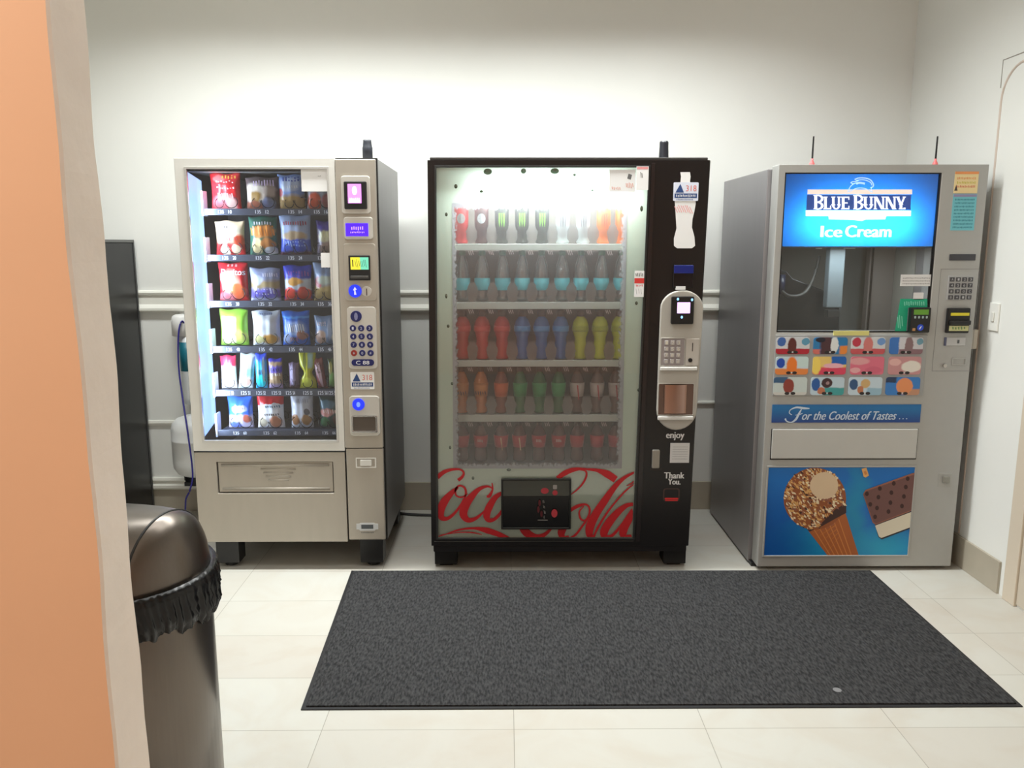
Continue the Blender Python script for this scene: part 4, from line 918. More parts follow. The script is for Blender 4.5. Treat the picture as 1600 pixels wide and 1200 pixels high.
    word('enjoy', (1041, 675, 1069, 688)); word('Thank', (1038, 738, 1069, 747.5)); word('You.', (1044, 748, 1063, 757))
    x0, x1, z0, z1 = R(1047, 692, 1077, 723, YC)
    o = P(MB().box(x0, x1, YC - .0015, YC, z0, z1), 'instruction_label', mat((212, 212, 212), .5)); g = MB()
    for k in range(6): scribble(g, x0 + .01, x1 - .008, z1 - .02 - k * .011, z1 - .016 - k * .011, YC - .0018, 12, thin=.7, lean=0)
    g.build('label_print', mat((165, 165, 168), .5), o)
    # door handle
    x0, x1, z0, z1 = R(1018, 702, 1030, 731, YC)
    P(MB().prism(rr(x0, x1, z0, z1, .006), YC - .016, YC), 'handle', mat((150, 146, 138), .35, metal=.6), bevel=.004)
    P(MB().box(x0 - .004, x1 + .012, YC - .003, YC, z0 - .012, z0), 'handle_plate', mat((48, 44, 42), .4), bevel=.001)
    x0, x1, z0, z1 = R(1036, 763, 1062, 783, YC)
    P(MB().ring(rr(x0, x1, z0, z1, .012), rr(x0 + .006, x1 - .006, z0 + .010, z1 - .004, .010), YC - .001, YC + .0005), 'cup_outline', mat((70, 50, 45), .4))
    g = MB(); g.flat(rr(x0 + .008, x1 - .006, z0 + .008, z0 + .016, .004), YC - .0014); g.flat(rr(x0 + .010, x1 - .008, z0 + .001, z0 + .006, .002), YC - .0014); P(g, 'red_stripe', mat((205, 40, 40), .4))
    # aerial on top
    X = at(1038.5, 240, 3.56)[0]
    P(MB().lathe([(.022, 0), (.024, .01), (.021, .012), (.019, .06), (.019, .075), (.016, .08), (0, .08)], X, 3.58, O[3][1] + .006, 14), 'aerial', mat((34, 36, 44), .4))
    # shelves
    YH = YC + .09
    rows = [(381, 391), (472, 483), (563, 573), (648, 659), (724, 734)]
    tops = []
    cents = [[721, 752.5, 784, 815.5, 847, 879, 911, 943, 972], [722.7, 753.5, 785.4, 816, 846, 878, 907.6, 939.4, 970],
             [723, 753.5, 784.5, 816, 846, 876, 906.5, 937, 967], [721.6, 751.8, 783.2, 812.6, 842.7, 872.5, 901.2, 932.5, 961], [722.7, 751.4, 783, 811.3, 841.7, 872.5, 901, 932, 960]]
    wh = mat((214, 222, 214), .5); wire = mat((205, 205, 200), .4)
    for ri, (a, b) in enumerate(rows):
        _, _, z0, z1 = R(700, a, 980, b, YH)
        tops.append(z1)
        if ri == 4: z0 = z1 - .012
        s = P(MB().box(-.25, .568 + (z1 - .62) * .02, YH, YH + .01, z0, z1).box(-.25, .565, YH + .01, 3.98, z1 - .01, z1 - .004), 'shelf', wh if ri < 4 else mat((120, 116, 112), .5), bevel=.002)
        if ri < 4:
            for k in range(8):
                px = (cents[ri + 1][k] + cents[ri + 1][k + 1]) / 2 - 1; X, Z = at(px, b + 4, YH - .002); g = MB(); scribble(g, X - .012, X + .012, Z - .011, Z + .012, YH - .002, 3, lean=.35, thin=.4)
                g.build('price_marks', mat((225, 205, 200), .5), s)
        for k in range(8):
            px = (cents[ri][k] + cents[ri][k + 1]) / 2; X = at(px, a - 20, YH + .004)[0]; hh = .085
            g = MB(); n = 9; pp = []
            for j in range(n):
                v = j / (n - 1); ww = (.006 + .019 * math.sin(PI * min(1, .12 + v * .8))) * random.uniform(.85, 1.1); pp.append((ww, z1 + v * hh))
            g.prism([(X + w_, z) for w_, z in pp] + [(X - w_, z) for w_, z in reversed(pp)], YH + .004, YH + .006)
            if ri < 4: g.build('bottle_stop', clear('stop_plastic_%d_%d' % (ri, k), (.9, .9, .9), .06, .42, lin((190, 186, 184))), s)
    return tops, YH, cents
tops, YH, cents = drinks()

# ---- drinks: one built per kind, then copied with its parts
def spoon(name, label, cat, loc, group, kind, col=None, labcol=None, capcol=None, h=.2, marks=None):
    r = root(name, label, cat, loc, group); X, Y, Z = loc
    M = lambda prof: MB().lathe(prof, X, Y, Z, 24)
    if kind == 'can':
        M([(0, .002), (.024, 0), (.031, .008), (.031, h - .014), (.026, h - .003), (.0255, h), (.023, h - .003), (0, h - .004)]).build('can_body', mat(col, .3, metal=.2), r, smooth=True)
        MB().lathe([(.0262, h - .004), (.027, h), (.0255, h + .001)], X, Y, Z, 24).build('can_rim', m_chrome, r, smooth=True)
    elif kind == 'water':
        M([(0, .004), (.026, 0), (.033, .008), (.034, .03), (.0325, .045), (.034, .06), (.034, h * .55), (.032, h * .62), (.024, h * .76), (.014, h * .88), (.013, h * .92)]).build('bottle_body', clear('clear_plastic_' + group[:6], (.80, .84, .86), .25, .30, lin((168, 172, 170)), rough=.1), r, smooth=True)
        M([(.0345, .05), (.035, .052), (.035, h * .46), (.0345, h * .46)]).build('wrap_label', mat(labcol, .4), r, smooth=True)
        M([(.0145, h * .91), (.015, h * .915), (.015, h * .985), (.013, h), (0, h)]).build('cap', mat(capcol, .45), r, smooth=True)
    elif kind == 'sport':
        M([(0, .003), (.026, 0), (.031, .006), (.029, .02), (.030, .05), (.026, h * .38), (.0265, h * .44), (.033, h * .52), (.0365, h * .62), (.035, h * .72), (.028, h * .80), (.018, h * .85), (.016, h * .88)]).build('bottle_body', mat(col, .2, spec=.6, coat=.4), r, smooth=True)
        M([(.0372, h * .54 + .006), (.0377, h * .60), (.0373, h * .66), (.0366, h * .68)]).build('wrap_label', mat(labcol, .3), r, smooth=True)
        M([(.019, h * .87), (.0195, h * .875), (.0195, h * .97), (.016, h), (0, h)]).build('cap', mat(capcol, .45), r, smooth=True)
    else:  # soda
        M([(0, .004), (.024, 0), (.030, .007), (.031, .025), (.027, .05), (.027, .06), (.031, h * .5), (.033, h * .6), (.031, h * .7), (.022, h * .82), (.013, h * .89), (.012, h * .92)]).build('bottle_body', mat(col, .2, spec=.6, coat=.3), r, smooth=True)
        lo, hi = (.36, .66)
        M([(.0285, h * lo), (.0315, h * .5), (.0337, h * .6), (.0332, h * hi)]).build('wrap_label', mat(labcol, .35), r, smooth=True)
        M([(.014, h * .9), (.0145, h * .905), (.0145, h * .985), (.012, h), (0, h)]).build('cap', mat(capcol, .45), r, smooth=True)
    if marks:
        mk, mcol = marks; g = MB()
        def yf(x, z): return Y - math.sqrt(max(.0345 ** 2 - (x - X) ** 2, 1e-6)) - .0006
        if mk == 'claw':
            def yf(x, z): return Y - math.sqrt(max(.0318 ** 2 - (x - X) ** 2, 1e-6)) - .0005
            for d in (-.010, 0, .010):
                for s0, s1 in ((.45, .62), (.62, .82)):
                    q = [(X + d - .0035, Z + h * s1), (X + d + .0035, Z + h * s1), (X + d + .003 * (1 if s0 > .5 else .2), Z + h * s0), (X + d - .003 * (1 if s0 > .5 else .2), Z + h * s0)]
                    g.add([(a, yf(a, b), b) for a, b in q], [(0, 1, 2, 3)])
        elif mk == 'disc':
            def yf(x, z): return Y - math.sqrt(max(.0318 ** 2 - (x - X) ** 2, 1e-6)) - .0005
            P_ = disc(X, Z + h * .62, .018, .022, 14); g.add([(X, yf(X, 0), Z + h * .62)] + [(a, yf(a, b), b) for a, b in P_], [(0, i + 1, (i + 1) % 14 + 1) for i in range(14)])
        elif mk == 'text':
            scribble(g, X - .026, X + .026, Z + h * .40, Z + h * .50, yf, 5, thin=.35)
        elif mk == 'slash':
            q = [(X - .004, Z + h * .62), (X + .002, Z + h * .62), (X + .008, Z + h * .3), (X + .004, Z + h * .3)]; g.add([(a, yf(a, b), b) for a, b in q], [(0, 1, 2, 3)])
        elif mk == 'small':
            scribble(g, X - .014, X + .012, Z + h * .50, Z + h * .58, yf, 4, thin=.5)
        g.build('printed_mark', mat(mcol, .4), r)
    return r
def dup(o, loc, label, group=None):
    r = o.copy(); COL.objects.link(r); r.location = loc; r['label'] = label
    if group: r['group'] = group
    for ch in list(o.children):
        c = ch.copy(); COL.objects.link(c); c.parent = r
    return r
YB = YH + .055
ROWN = ['energy cans on the top shelf', 'water bottles on the second shelf', 'sports drinks on the third shelf', 'soda bottles on the fourth shelf', 'cola bottles on the bottom shelf']
heights = []
for (a, b), pxm in zip(((319, 382), (393, 472), (487, 563), (577, 648), (661, 722)), (800,) * 5):
    heights.append(at(850, a, YB)[1] - at(850, b, YB)[1])
ordn = ['leftmost', 'second', 'third', 'fourth', 'middle', 'sixth', 'seventh', 'eighth', 'rightmost']
def loc_(ri, k): return (at(cents[ri][k], 350 + 95 * ri, YB)[0], YB, tops[ri] + .0005)
def spec_can(ri, kinds):
    protos = {}
    for k, (key, args, lab) in enumerate(kinds):
        if key in protos: dup(protos[key], loc_(ri, k), lab)
        else: protos[key] = spoon(args.pop('name'), lab, args.pop('cat'), loc_(ri, k), ROWN[ri], **args)
h0, h1, h2, h3, h4 = heights
spec_can(0, [
 ('a', dict(name='drink_can', cat='can', kind='can', col=(196, 36, 40), h=h0, marks=('disc', (150, 150, 150))), 'red energy drink can with grey disc, far left of top shelf'),
 ('b', dict(name='drink_can', cat='can', kind='can', col=(70, 26, 30), h=h0, marks=('disc', (175, 178, 182))), 'dark maroon drink can with pale disc on the top shelf'),
 ('c', dict(name='drink_can', cat='can', kind='can', col=(38, 40, 34), h=h0 * .92, marks=('claw', (120, 190, 40))), 'black can with green claw marks, beside the maroon can'),
 ('c', {}, 'black can with green claw marks, middle of its three'),
 ('c', {}, 'black can with green claw marks, beside the white cans'),
 ('d', dict(name='drink_can', cat='can', kind='can', col=(205, 208, 212), h=h0 * .9, marks=('claw', (130, 130, 138))), 'white can with grey claw marks, beside the black cans'),
 ('d', {}, 'white can with grey claw marks, beside the orange cans'),
 ('e', dict(name='drink_can', cat='can', kind='can', col=(228, 116, 50), h=h0 * .92, marks=('claw', (200, 90, 40))), 'orange drink can next to the white cans on top shelf'),
 ('e', {}, 'orange drink can at the far right end of top shelf')])
WB = dict(name='water_bottle', cat='bottle', kind='water', labcol=(66, 186, 200), capcol=(50, 120, 90), h=h1)
spec_can(1, [('w', WB if k == 0 else {}, 'clear water bottle with teal label, %s on the second shelf' % (ordn[k] if k in (0, 4, 8) else ordn[k] + ' from left')) for k in range(9)])
cols = [('red', (206, 26, 30), (226, 60, 60)), ('blue', (30, 104, 176), (70, 150, 215)), ('yellow-green', (200, 208, 40), (170, 180, 40))]
sp = []
for k in range(9):
    n, c, lc = cols[k // 3]; pos = ('left one', 'middle one', 'right one')[k % 3]
    sp.append((n, dict(name='sports_drink_bottle', cat='bottle', kind='sport', col=c, labcol=lc, capcol=(60, 34, 28), h=h2) if k % 3 == 0 else {}, '%s sports drink bottle with round shoulders, %s of three' % (n, pos)))
spec_can(2, sp)
cap = (66, 40, 32)
s4 = [
 ('o', dict(name='soda_bottle', cat='bottle', kind='soda', col=(214, 122, 44), labcol=(226, 140, 60), capcol=cap, h=h3, marks=('text', (40, 34, 60))), 'orange soda bottle with dark lettering, far left of fourth shelf'),
 ('o', {}, 'orange soda bottle with dark lettering, second on fourth shelf'),
 ('r', dict(name='soda_bottle', cat='bottle', kind='soda', col=(150, 70, 40), labcol=(240, 104, 26), capcol=(24, 22, 30), h=h3), 'bright orange-labelled tea bottle left of the green sodas'),
 ('g', dict(name='soda_bottle', cat='bottle', kind='soda', col=(40, 112, 56), labcol=(54, 164, 92), capcol=cap, h=h3), 'green soda bottle, left one of the three green ones'),
 ('g', {}, 'green soda bottle, middle one of the three green ones'),
 ('g', {}, 'green soda bottle, right one of the three green ones'),
 ('d', dict(name='soda_bottle', cat='bottle', kind='soda', col=(112, 82, 70), labcol=(214, 200, 194), capcol=cap, h=h3, marks=('slash', (200, 40, 50))), 'silver-labelled cola bottle with red slash beside green sodas'),
 ('d', {}, 'silver-labelled cola bottle with red slash, middle of its three'),
 ('d', {}, 'silver-labelled cola bottle with red slash, far right')]
spec_can(3, s4)
cc = dict(name='cola_bottle', cat='bottle', kind='soda', col=(96, 44, 36), labcol=(206, 34, 44), capcol=cap, h=h4)
s5 = []
for k in range(9):
    key = 'p' if k in (0, 6, 7, 8) else ('s' if k in (2, 3) else 't')
    a = dict(cc)
    if key == 's': a['marks'] = ('slash', (235, 190, 150))
    if key == 't': a['marks'] = ('small', (230, 205, 200))
    lab = {'p': 'plain red-labelled', 's': 'red-labelled pale-slashed', 't': 'red-labelled small-lettered'}[key]
    s5.append((key, a, '%s cola bottle, %s on the bottom shelf' % (lab, ordn[k] if k in (0, 4, 8) else ordn[k] + ' from left')))
spec_can(4, s5)

# ================================================================== ICE CREAM MACHINE
YI = 3.5
def icecream():
    r_ = root('ice_cream_vending_machine', 'grey ice cream vending machine with lit blue sign at right', 'vending machine', (1.59, 3.9, 0))
    P = lambda mb, n, m, par=r_, **k: mb.build(n, m, par, **k)
    gr = mat((174, 174, 171), .5, metal=.15, noise=.03, nscale=25)
    gs = mat((156, 154, 156), .42, metal=.5, noise=.06, nscale=16, stretch=(1, 1, .12))
    X0, X1, Z0, Z1 = 1.145, 2.03, .018, 1.797
    gx0, gx1, gz0, gz1 = R(1219, 270, 1466, 519, YI)            # upper glass
    gx0 = at(1224, 330, YI)[0]; gx1 = at(1468.5, 300, YI)[0]
    bx0, bx1, bz0, bz1 = R(1209, 523, 1445, 618, YI)            # selection board
    zb = at(1300, 385, YI)[1]                                    # lower edge of sign
    # cabinet
    cv0, cv1 = gx0 - .02, gx1 + .01; czb = gz0 - .06
    mb = MB().box(1.128, cv0, YI + .092, 4.3, .01, 1.785).box(cv1, X1 - .01, YI + .092, 4.3, .01, 1.785).box(cv0, cv1, YI + .092, 4.3, 1.775, 1.785).box(cv0, cv1, YI + .092, 4.3, .01, czb).box(cv0, cv1, 4.15, 4.3, czb, 1.775)
    P(mb, 'cabinet', gs, bevel=.003)
    P(MB().box(1.133, X1 - .015, YI + .05, 4.28, .0, .018), 'plinth', m_black)
    P(MB().box(1.15, 1.16, YI + .086, YI + .094, .02, 1.79), 'door_gap', m_black)
    # door
    O = [(X0, Z0), (X1, Z0), (X1, Z1), (X0, Z1)]
    P(MB().ring(O, [(gx0, gz0), (gx1, gz0), (gx1, gz1), (gx0, gz1)], YI, YI + .086), 'door', gr, bevel=.004)
    P(MB().ring([(gx0 - .001, gz0 - .001), (gx1 + .001, gz0 - .001), (gx1 + .001, gz1 + .001), (gx0 - .001, gz1 + .001)], [(gx0 + .004, gz0 + .004), (gx1 - .004, gz0 + .004), (gx1 - .004, gz1 - .004), (gx0 + .004, gz1 - .004)], YI + .001, YI + .02), 'glass_gasket', m_black)
    P(MB().box(gx0 + .003, gx1 - .003, YI + .006, YI + .010, gz0 + .003, gz1 - .003), 'glass_pane', clear('freezer_glass', (.92, .93, .93), .055))
    # lit sign: blue translucent panel with a real lamp in a white box behind it
    sb = MB().box(gx0 + .004, gx1 - .004, YI + .014, YI + .018, zb, gz1 - .004); sb.m = [1, 1, 0, 1, 1, 1]
    P(sb, 'sign_panel', [translucent('sign_blue', (.012, .27, .90), .92, .0), clear('sign_back', (1, 1, 1), .0)])
    P(MB().box(gx0 + .004, gx1 - .004, YI + .018, YI + .16, zb - .006, zb).box(gx0 + .004, gx1 - .004, YI + .018, YI + .16, gz1 - .004, gz1).box(gx0 + .002, gx0 + .006, YI + .018, YI + .16, zb, gz1).box(gx1 - .006, gx1 - .002, YI + .018, YI + .16, zb, gz1).box(gx0 + .002, gx1 - .002, YI + .16, YI + .165, zb - .006, gz1), 'sign_box', mat((112, 118, 124), .8))
    xc = (gx0 + gx1) / 2; zl = zb + .10
    a = area('sign_lamp', (xc, YI + .125, zl), .46, .03, 2.7, (.9, .97, 1)); a.rotation_euler = Vector((0, 1, 0)).to_track_quat('Z', 'Y').to_euler(); a.parent = r_; a.location -= r_.location
    P(MB().tube([(xc - .24, YI + .142, zl), (xc + .24, YI + .142, zl)], .012, 8), 'lamp_tube', mat((235, 250, 255), .5))
    a = area('sign_lamp_spill', (xc, YI + .11, zb - .012), .42, .04, 1.5, (.9, .97, 1)); a.parent = r_; a.location -= r_.location
    # logo
    ys = YI + .0135
    def lp(x, y): return at(1210 + x / 5.926, 260 + y / 5.926, YI)
    em = mat((250, 252, 255), .5, emit=1.3); pk = mat((250, 226, 208), .5, emit=.95); nv = mat((38, 84, 170), .5, emit=.55); ol = mat((190, 220, 250), .5, emit=.9)
    g = MB()
    def poly(pts, mi, dy=0.): g.flat([lp(*p) for p in pts], ys - dy, mi)
    poly([(312, 262), (1282, 262), (1275, 402), (305, 402)], 2)
    poly([(318, 212), (1290, 212), (1290, 256), (316, 256)], 1, .0003)
    poly([(300, 405), (1280, 408), (1278, 460), (300, 460)], 0, .0003)
    poly([(512, 458), (1050, 458), (1040, 490), (860, 492), (820, 505), (740, 495), (515, 490)], 0, .0003)
    sg = P(g, 'sign_logo', [em, pk, nv, ol]); 
    # serif capitals
    g = MB()
    def bar(x0, y0, x1, y1, x2=None, x3=None):   # quad from bottom (x0..x1 at y0) to top (x2..x3 at y1)
        x2 = x0 if x2 is None else x2; x3 = x1 if x3 is None else x3
        g.flat([lp(x0, y0), lp(x1, y0), lp(x3, y1), lp(x2, y1)], ys - .0006 - len(g.f) * .000004)
    def stem(x, t, b, w=26): bar(x, b, x + w, t); bar(x - 8, b, x + w + 8, b - 8); bar(x - 8, t + 8, x + w + 8, t)
    def arc(cx, cy, rx, ry, a0, a1, w, n=8):
        for k in range(n):
            A, B = a0 + (a1 - a0) * k / n, a0 + (a1 - a0) * (k + 1) / n
            g.flat([lp(cx + rx * math.cos(A), cy - ry * math.sin(A)), lp(cx + rx * math.cos(B), cy - ry * math.sin(B)), lp(cx + (rx - w) * math.cos(B), cy - (ry - w * .6) * math.sin(B)), lp(cx + (rx - w) * math.cos(A), cy - (ry - w * .6) * math.sin(A))], ys - .0006 - len(g.f) * .000004)
    def B_(x, t, b, w):
        stem(x, t, b, w * .3); m = (t + b) / 2
        for c, hgt in (((t + m) / 2, (m - t) / 2 + 3), ((m + b) / 2, (b - m) / 2 + 3)):
            arc(x + w * .45, c, w * .5, hgt, -PI / 2, PI / 2, w * .26); bar(x + w * .2, c - hgt + 10, x + w * .5, c - hgt); bar(x + w * .2, c + hgt, x + w * .5, c + hgt - 10)
    def L_(x, t, b, w): stem(x, t, b, w * .36); bar(x, b, x + w, b - 12); bar(x + w - 12, b, x + w, b - 34)
    def U_(x, t, b, w): stem(x, t, b - 40, w * .3); stem(x + w * .72, t, b - 40, w * .24); arc(x + w / 2, b - 42, w * .5, 42, -PI, 0, w * .26)
    def E_(x, t, b, w):
        stem(x, t, b, w * .34)
        for y in (b, (t + b) / 2 + 6, t + 12): bar(x, y, x + w * (.95 if y != (t + b) / 2 + 6 else .75), y - 12)
        bar(x + w * .85, b, x + w * .97, b - 32); bar(x + w * .85, t + 30, x + w * .97, t)
    def N_(x, t, b, w): stem(x, t, b, w * .18); stem(x + w * .82, t, b, w * .18); bar(x + w * .72, b, x + w, b - 4, None, None); bar(x + w * .68, b, x + w * .96, t, x, x + w * .3)
    def Y_(x, t, b, w):
        m = (t + b) / 2 + 8; stem(x + w * .36, m, b, w * .28); bar(x + w * .36, m + 8, x + w * .62, t, x, x + w * .28); bar(x + w * .42, m + 8, x + w * .62, t, x + w * .78, x + w * .96)
        bar(x - 8, t + 8, x + w * .36, t); bar(x + w * .68, t + 8, x + w * 1.02, t)
    B_(380, 264, 396, 90); L_(472, 278, 396, 66); U_(545, 278, 398, 76); E_(636, 278, 396, 72)
    B_(750, 264, 396, 90); U_(842, 278, 398, 80); N_(938, 278, 396, 90); N_(1044, 278, 396, 90); Y_(1140, 278, 396, 90)
    g.flat([lp(1208, 396), lp(1228, 396), lp(1228, 380), lp(1208, 380)], ys - .0007)
    g.build('sign_lettering', em, sg, norm=False)
    g = MB(); a_, b_ = lp(440, 655), lp(640, 550); c_, d_ = lp(668, 655), lp(1098, 545)
    text(g, 'Ice', a_[0], b_[0], a_[1], b_[1], ys - .0008, bold=.003); text(g, 'Cream', c_[0], d_[0], c_[1], d_[1], ys - .0008, bold=.003)
    g.build('sign_words', em, sg)
    g = MB()   # crouching animal outline emblem
    for pts, wd in (([(690, 240), (712, 190), (745, 160), (780, 150)], 9), ([(745, 160), (720, 150), (735, 140), (765, 138), (790, 128)], 9), ([(755, 120), (790, 106), (850, 106), (900, 122), (928, 160), (925, 185), (905, 195)], 11),
                    ([(765, 130), (820, 122), (870, 130), (905, 150), (915, 175)], 8), ([(905, 190), (920, 240)], 7), ([(770, 160), (800, 150), (850, 158)], 18), ([(700, 235), (760, 205), (810, 198), (860, 206), (912, 235)], 8)):
        ribbon(g, [lp(*p) for p in pts], [wd / 5.926 / F * 3.62] * len(pts), ys - .0009)
    g.build('sign_emblem', ol, sg)
    # freezer inside
    P(MB().box(cv0 + .002, cv1 - .002, 4.145, 4.149, czb, 1.77).box(cv0 + .001, cv0 + .004, YI + .17, 4.145, czb, 1.77).box(cv1 - .004, cv1 - .001, YI + .17, 4.145, czb, 1.77).box(cv0, cv1, YI + .10, 4.145, czb, czb + .004), 'liner', mat((150, 150, 142), .5))
    for px in (1360, 1400, 1424): X, Z = at(px, 450, 3.85); P(MB().box(X, X + .006, 3.85, 3.86, czb + .005, 1.77), 'panel_joint', mat((24, 23, 23), .5))
    X0_, Xb = at(1356, 450, 3.86)[0], cv1 - .005; P(MB().box(X0_, Xb, 3.86, 3.9, czb + .005, 1.77), 'inner_panel', mat((136, 130, 126), .5))
    ya = 3.70; x0, x1, z0, z1 = R(1295, 375, 1319, 481, ya)
    P(MB().box(x0, x1, ya, ya + .05, z0, z1 + .05), 'suction_arm', mat((128, 142, 148), .4), bevel=.004)
    x0, x1, z0, z1 = R(1292, 484, 1311, 492, ya); P(MB().box(x0, x1, ya - .01, ya + .04, z0 - .012, z1), 'suction_head', mat((40, 42, 42), .4), bevel=.003)
    for q in ((1277, 381, 1285, 389), (1321, 381, 1337, 389)):
        x0, x1, z0, z1 = R(*q, YI + .17); P(MB().box(x0, x1, YI + .17, YI + .19, z0, z1), 'white_clip', mat((235, 238, 240), .4), bevel=.002)
    P(MB().tube(curve3([pt(1280, 400, 3.8), pt(1274, 425, 3.78), pt(1262, 452, 3.74), pt(1248, 462, 3.72), pt(1232, 462, 3.72), pt(1222, 455, 3.74)]), .008, 8), 'suction_hose', mat((70, 70, 66), .5), smooth=True)
    P(MB().prism([at(1205, 424, 3.72), at(1236, 424, 3.72), at(1246, 436, 3.72), at(1293, 454, 3.72), at(1320, 470, 3.72), at(1320, 540, 3.72), at(1205, 540, 3.72)], 3.78, 4.05), 'freezer_lid', mat((12, 13, 15), .35), bevel=.004)
    x0, x1, z0, z1 = R(1221, 430, 1232, 460, 3.7); P(MB().lathe([(0, z0), (.02, z0), (.02, z1), (0, z1)], (x0 + x1) / 2, 3.76, 0, 16), 'motor', mat((34, 40, 66), .35), smooth=True)
    # labels on the glass
    yg = YI + .0045
    x0, x1, z0, z1 = R(1407, 429, 1456, 447, yg); o = P(MB().box(x0, x1, yg, yg + .001, z0, z1), 'white_label', mat((225, 225, 225), .5)); g = MB()
    for k in range(3): scribble(g, x0 + .008, x1 - .008, z1 - .018 - k * .012, z1 - .012 - k * .012, yg - .0003, 16, thin=.7, lean=0)
    g.build('label_print', mat((170, 170, 170), .5), o)
    x0, x1, z0, z1 = R(1427, 457, 1443, 468, yg); o = P(MB().prism(rr(x0, x1, z0, z1, .004), yg, yg + .001), 'small_white_label', mat((225, 225, 225), .5))
    GP = [(1407, 467), (1449, 467), (1449, 481), (1419, 481), (1416, 519), (1398, 519)]
    o = P(MB().prism([at(*p, yg) for p in GP], yg, yg + .001), 'green_label', mat((28, 168, 128), .5)); g = MB()
    a_ = at(1412, 478, yg); b_ = at(1446, 470, yg); scribble(g, a_[0], b_[0], a_[1], b_[1], yg - .0003, 10); a_ = at(1402, 514, yg); b_ = at(1413, 492, yg); scribble(g, a_[0], b_[0], a_[1], b_[1], yg - .0003, 3)
    g.build('label_print', mat((130, 215, 190), .5), o)
    x0, x1, z0, z1 = R(1419, 480, 1450, 519, YI); c = P(MB().prism(rr(x0, x1, z0, z1, .005), YI - .022, YI + .004), 'card_reader', mat((26, 26, 28), .35), bevel=.003)
    g = MB(); a0, a1, b0, b1 = R(1424, 483, 1447, 491, YI); g.flat([(a0, b0), (a1, b0), (a1, b1), (a0, b1)], YI - .0223, 0)
    for k in range(4): X, Z = at(1426 + k * 6, 495, YI); g.flat(rr(X - .004, X + .004, Z - .005, Z + .005, .002), YI - .0223, 1)
    g.build('reader_face', [mat((84, 130, 40), .4, emit=.3), mat((170, 190, 190), .4)], c); g = MB()
    X, Z = at(1434, 511, YI); g.flat(disc(X, Z, .014), YI - .0223, 2); g.flat([(X - .006, Z - .006), (X - .001, Z - .008), (X + .006, Z + .006), (X + .002, Z + .006)], YI - .0226, 3)
    g.m = [m - 2 for m in g.m]; g.build('tap_symbol', [mat((26, 60, 160), .4, emit=.4), m_white], c); g = MB()
    X, Z = at(1424.5, 514, YI); g.flat(rr(X - .008, X + .005, Z - .006, Z + .006, .002), YI - .0223, 0); g.build('card_logo', mat((190, 140, 90), .5), c)
    # selection board
    P(MB().box(bx0, bx1, YI - .004, YI, bz0, bz1), 'selection_board', mat((160, 162, 162), .45), bevel=.002)
    x0, x1, z0, z1 = R(1302, 517, 1357, 524, YI); P(MB().box(x0, x1, YI - .006, YI, z0, z1), 'yellow_tape_label', mat((216, 210, 130), .5))
    pics = [
     ('white_red_1', (205, 208, 212), [('band', -.1, .33, (176, 34, 50)), ('ell', .16, .75, .13, .28, (60, 100, 170)), ('ell', .88, .75, .12, .22, (90, 150, 180)), ('ell', .48, .5, .13, .5, (92, 40, 36), .1)]),
     ('blue_choc', (36, 120, 176), [('box', .2, .55, -.1, 1.1, (74, 44, 50), .1), ('ell', .2, .85, .15, .15, (24, 24, 40)), ('ell', .62, .55, .12, .5, (222, 226, 226), .1), ('box', .78, 1.1, -.1, .5, (226, 134, 56), .06), ('box', -.1, .2, -.1, .3, (205, 110, 100), .06)]),
     ('pink_red', (206, 208, 212), [('band', -.1, .33, (196, 84, 90)), ('ell', .16, .72, .13, .28, (190, 56, 76)), ('ell', .88, .75, .12, .22, (110, 150, 205)), ('ell', .5, .55, .14, .5, (206, 120, 116), .1)]),
     ('blue_mauve', (205, 204, 210), [('box', -.1, .28, -.1, 1.1, (56, 112, 186), .04), ('box', .28, 1.1, -.1, .3, (136, 104, 112), .05), ('ell', .58, .55, .13, .5, (134, 108, 112), .1), ('ell', .9, .75, .1, .2, (110, 156, 175))]),
     ('orange', (196, 214, 222), [('band', -.1, .34, (226, 134, 66), .08), ('ell', .16, .65, .13, .28, (24, 70, 172)), ('ell', .5, .5, .16, .5, (232, 122, 42), .12), ('box', .7, 1.1, .45, 1.1, (198, 220, 218), .05)]),
     ('yellow_pink', (228, 196, 112), [('band', -.1, .42, (214, 66, 94), .1), ('box', .55, 1.1, .55, 1.1, (20, 96, 180), .06), ('ell', .1, .5, .14, .5, (240, 212, 100), .15), ('ell', .62, .5, .3, .14, (235, 180, 190), .1)]),
     ('pink', (216, 110, 132), [('ell', .25, .75, .3, .2, (222, 158, 162), .15), ('ell', .7, .25, .25, .2, (206, 100, 124), .15), ('ell', .15, .25, .15, .15, (226, 170, 174), .1)]),
     ('mauve_white', (196, 142, 144), [('ell', .7, .45, .3, .32, (226, 220, 210), .1), ('ell', .2, .7, .18, .2, (222, 176, 172), .1)]),
     ('teal_brown', (198, 210, 208), [('box', -.1, .42, .68, 1.1, (56, 92, 128), .06), ('ell', .45, .5, .16, .42, (140, 58, 48), .08), ('band', -.1, .16, (205, 205, 200))]),
     ('donut', (190, 210, 222), [('box', .4, 1.1, -.1, .42, (66, 156, 156), .06), ('ell', .15, .6, .13, .36, (40, 90, 160)), ('ell', .48, .68, .16, .28, (66, 40, 44)), ('ell', .49, .68, .06, .1, (160, 130, 130)), ('ell', .32, .25, .12, .2, (190, 116, 84), .1)]),
     ('pale_cone', (196, 214, 226), [('ell', .15, .6, .13, .3, (50, 84, 128)), ('ell', .5, .65, .14, .26, (206, 170, 116), .1), ('ell', .36, .3, .1, .22, (190, 120, 84), .1), ('box', .55, 1.1, -.1, .4, (150, 186, 206), .06)]),
     ('orange_ball', (56, 124, 196), [('box', .6, 1.1, -.1, .35, (190, 140, 112), .08), ('ell', .55, .5, .24, .46, (228, 146, 96), .06), ('box', -.1, .3, .7, 1.1, (36, 56, 90), .06)])]
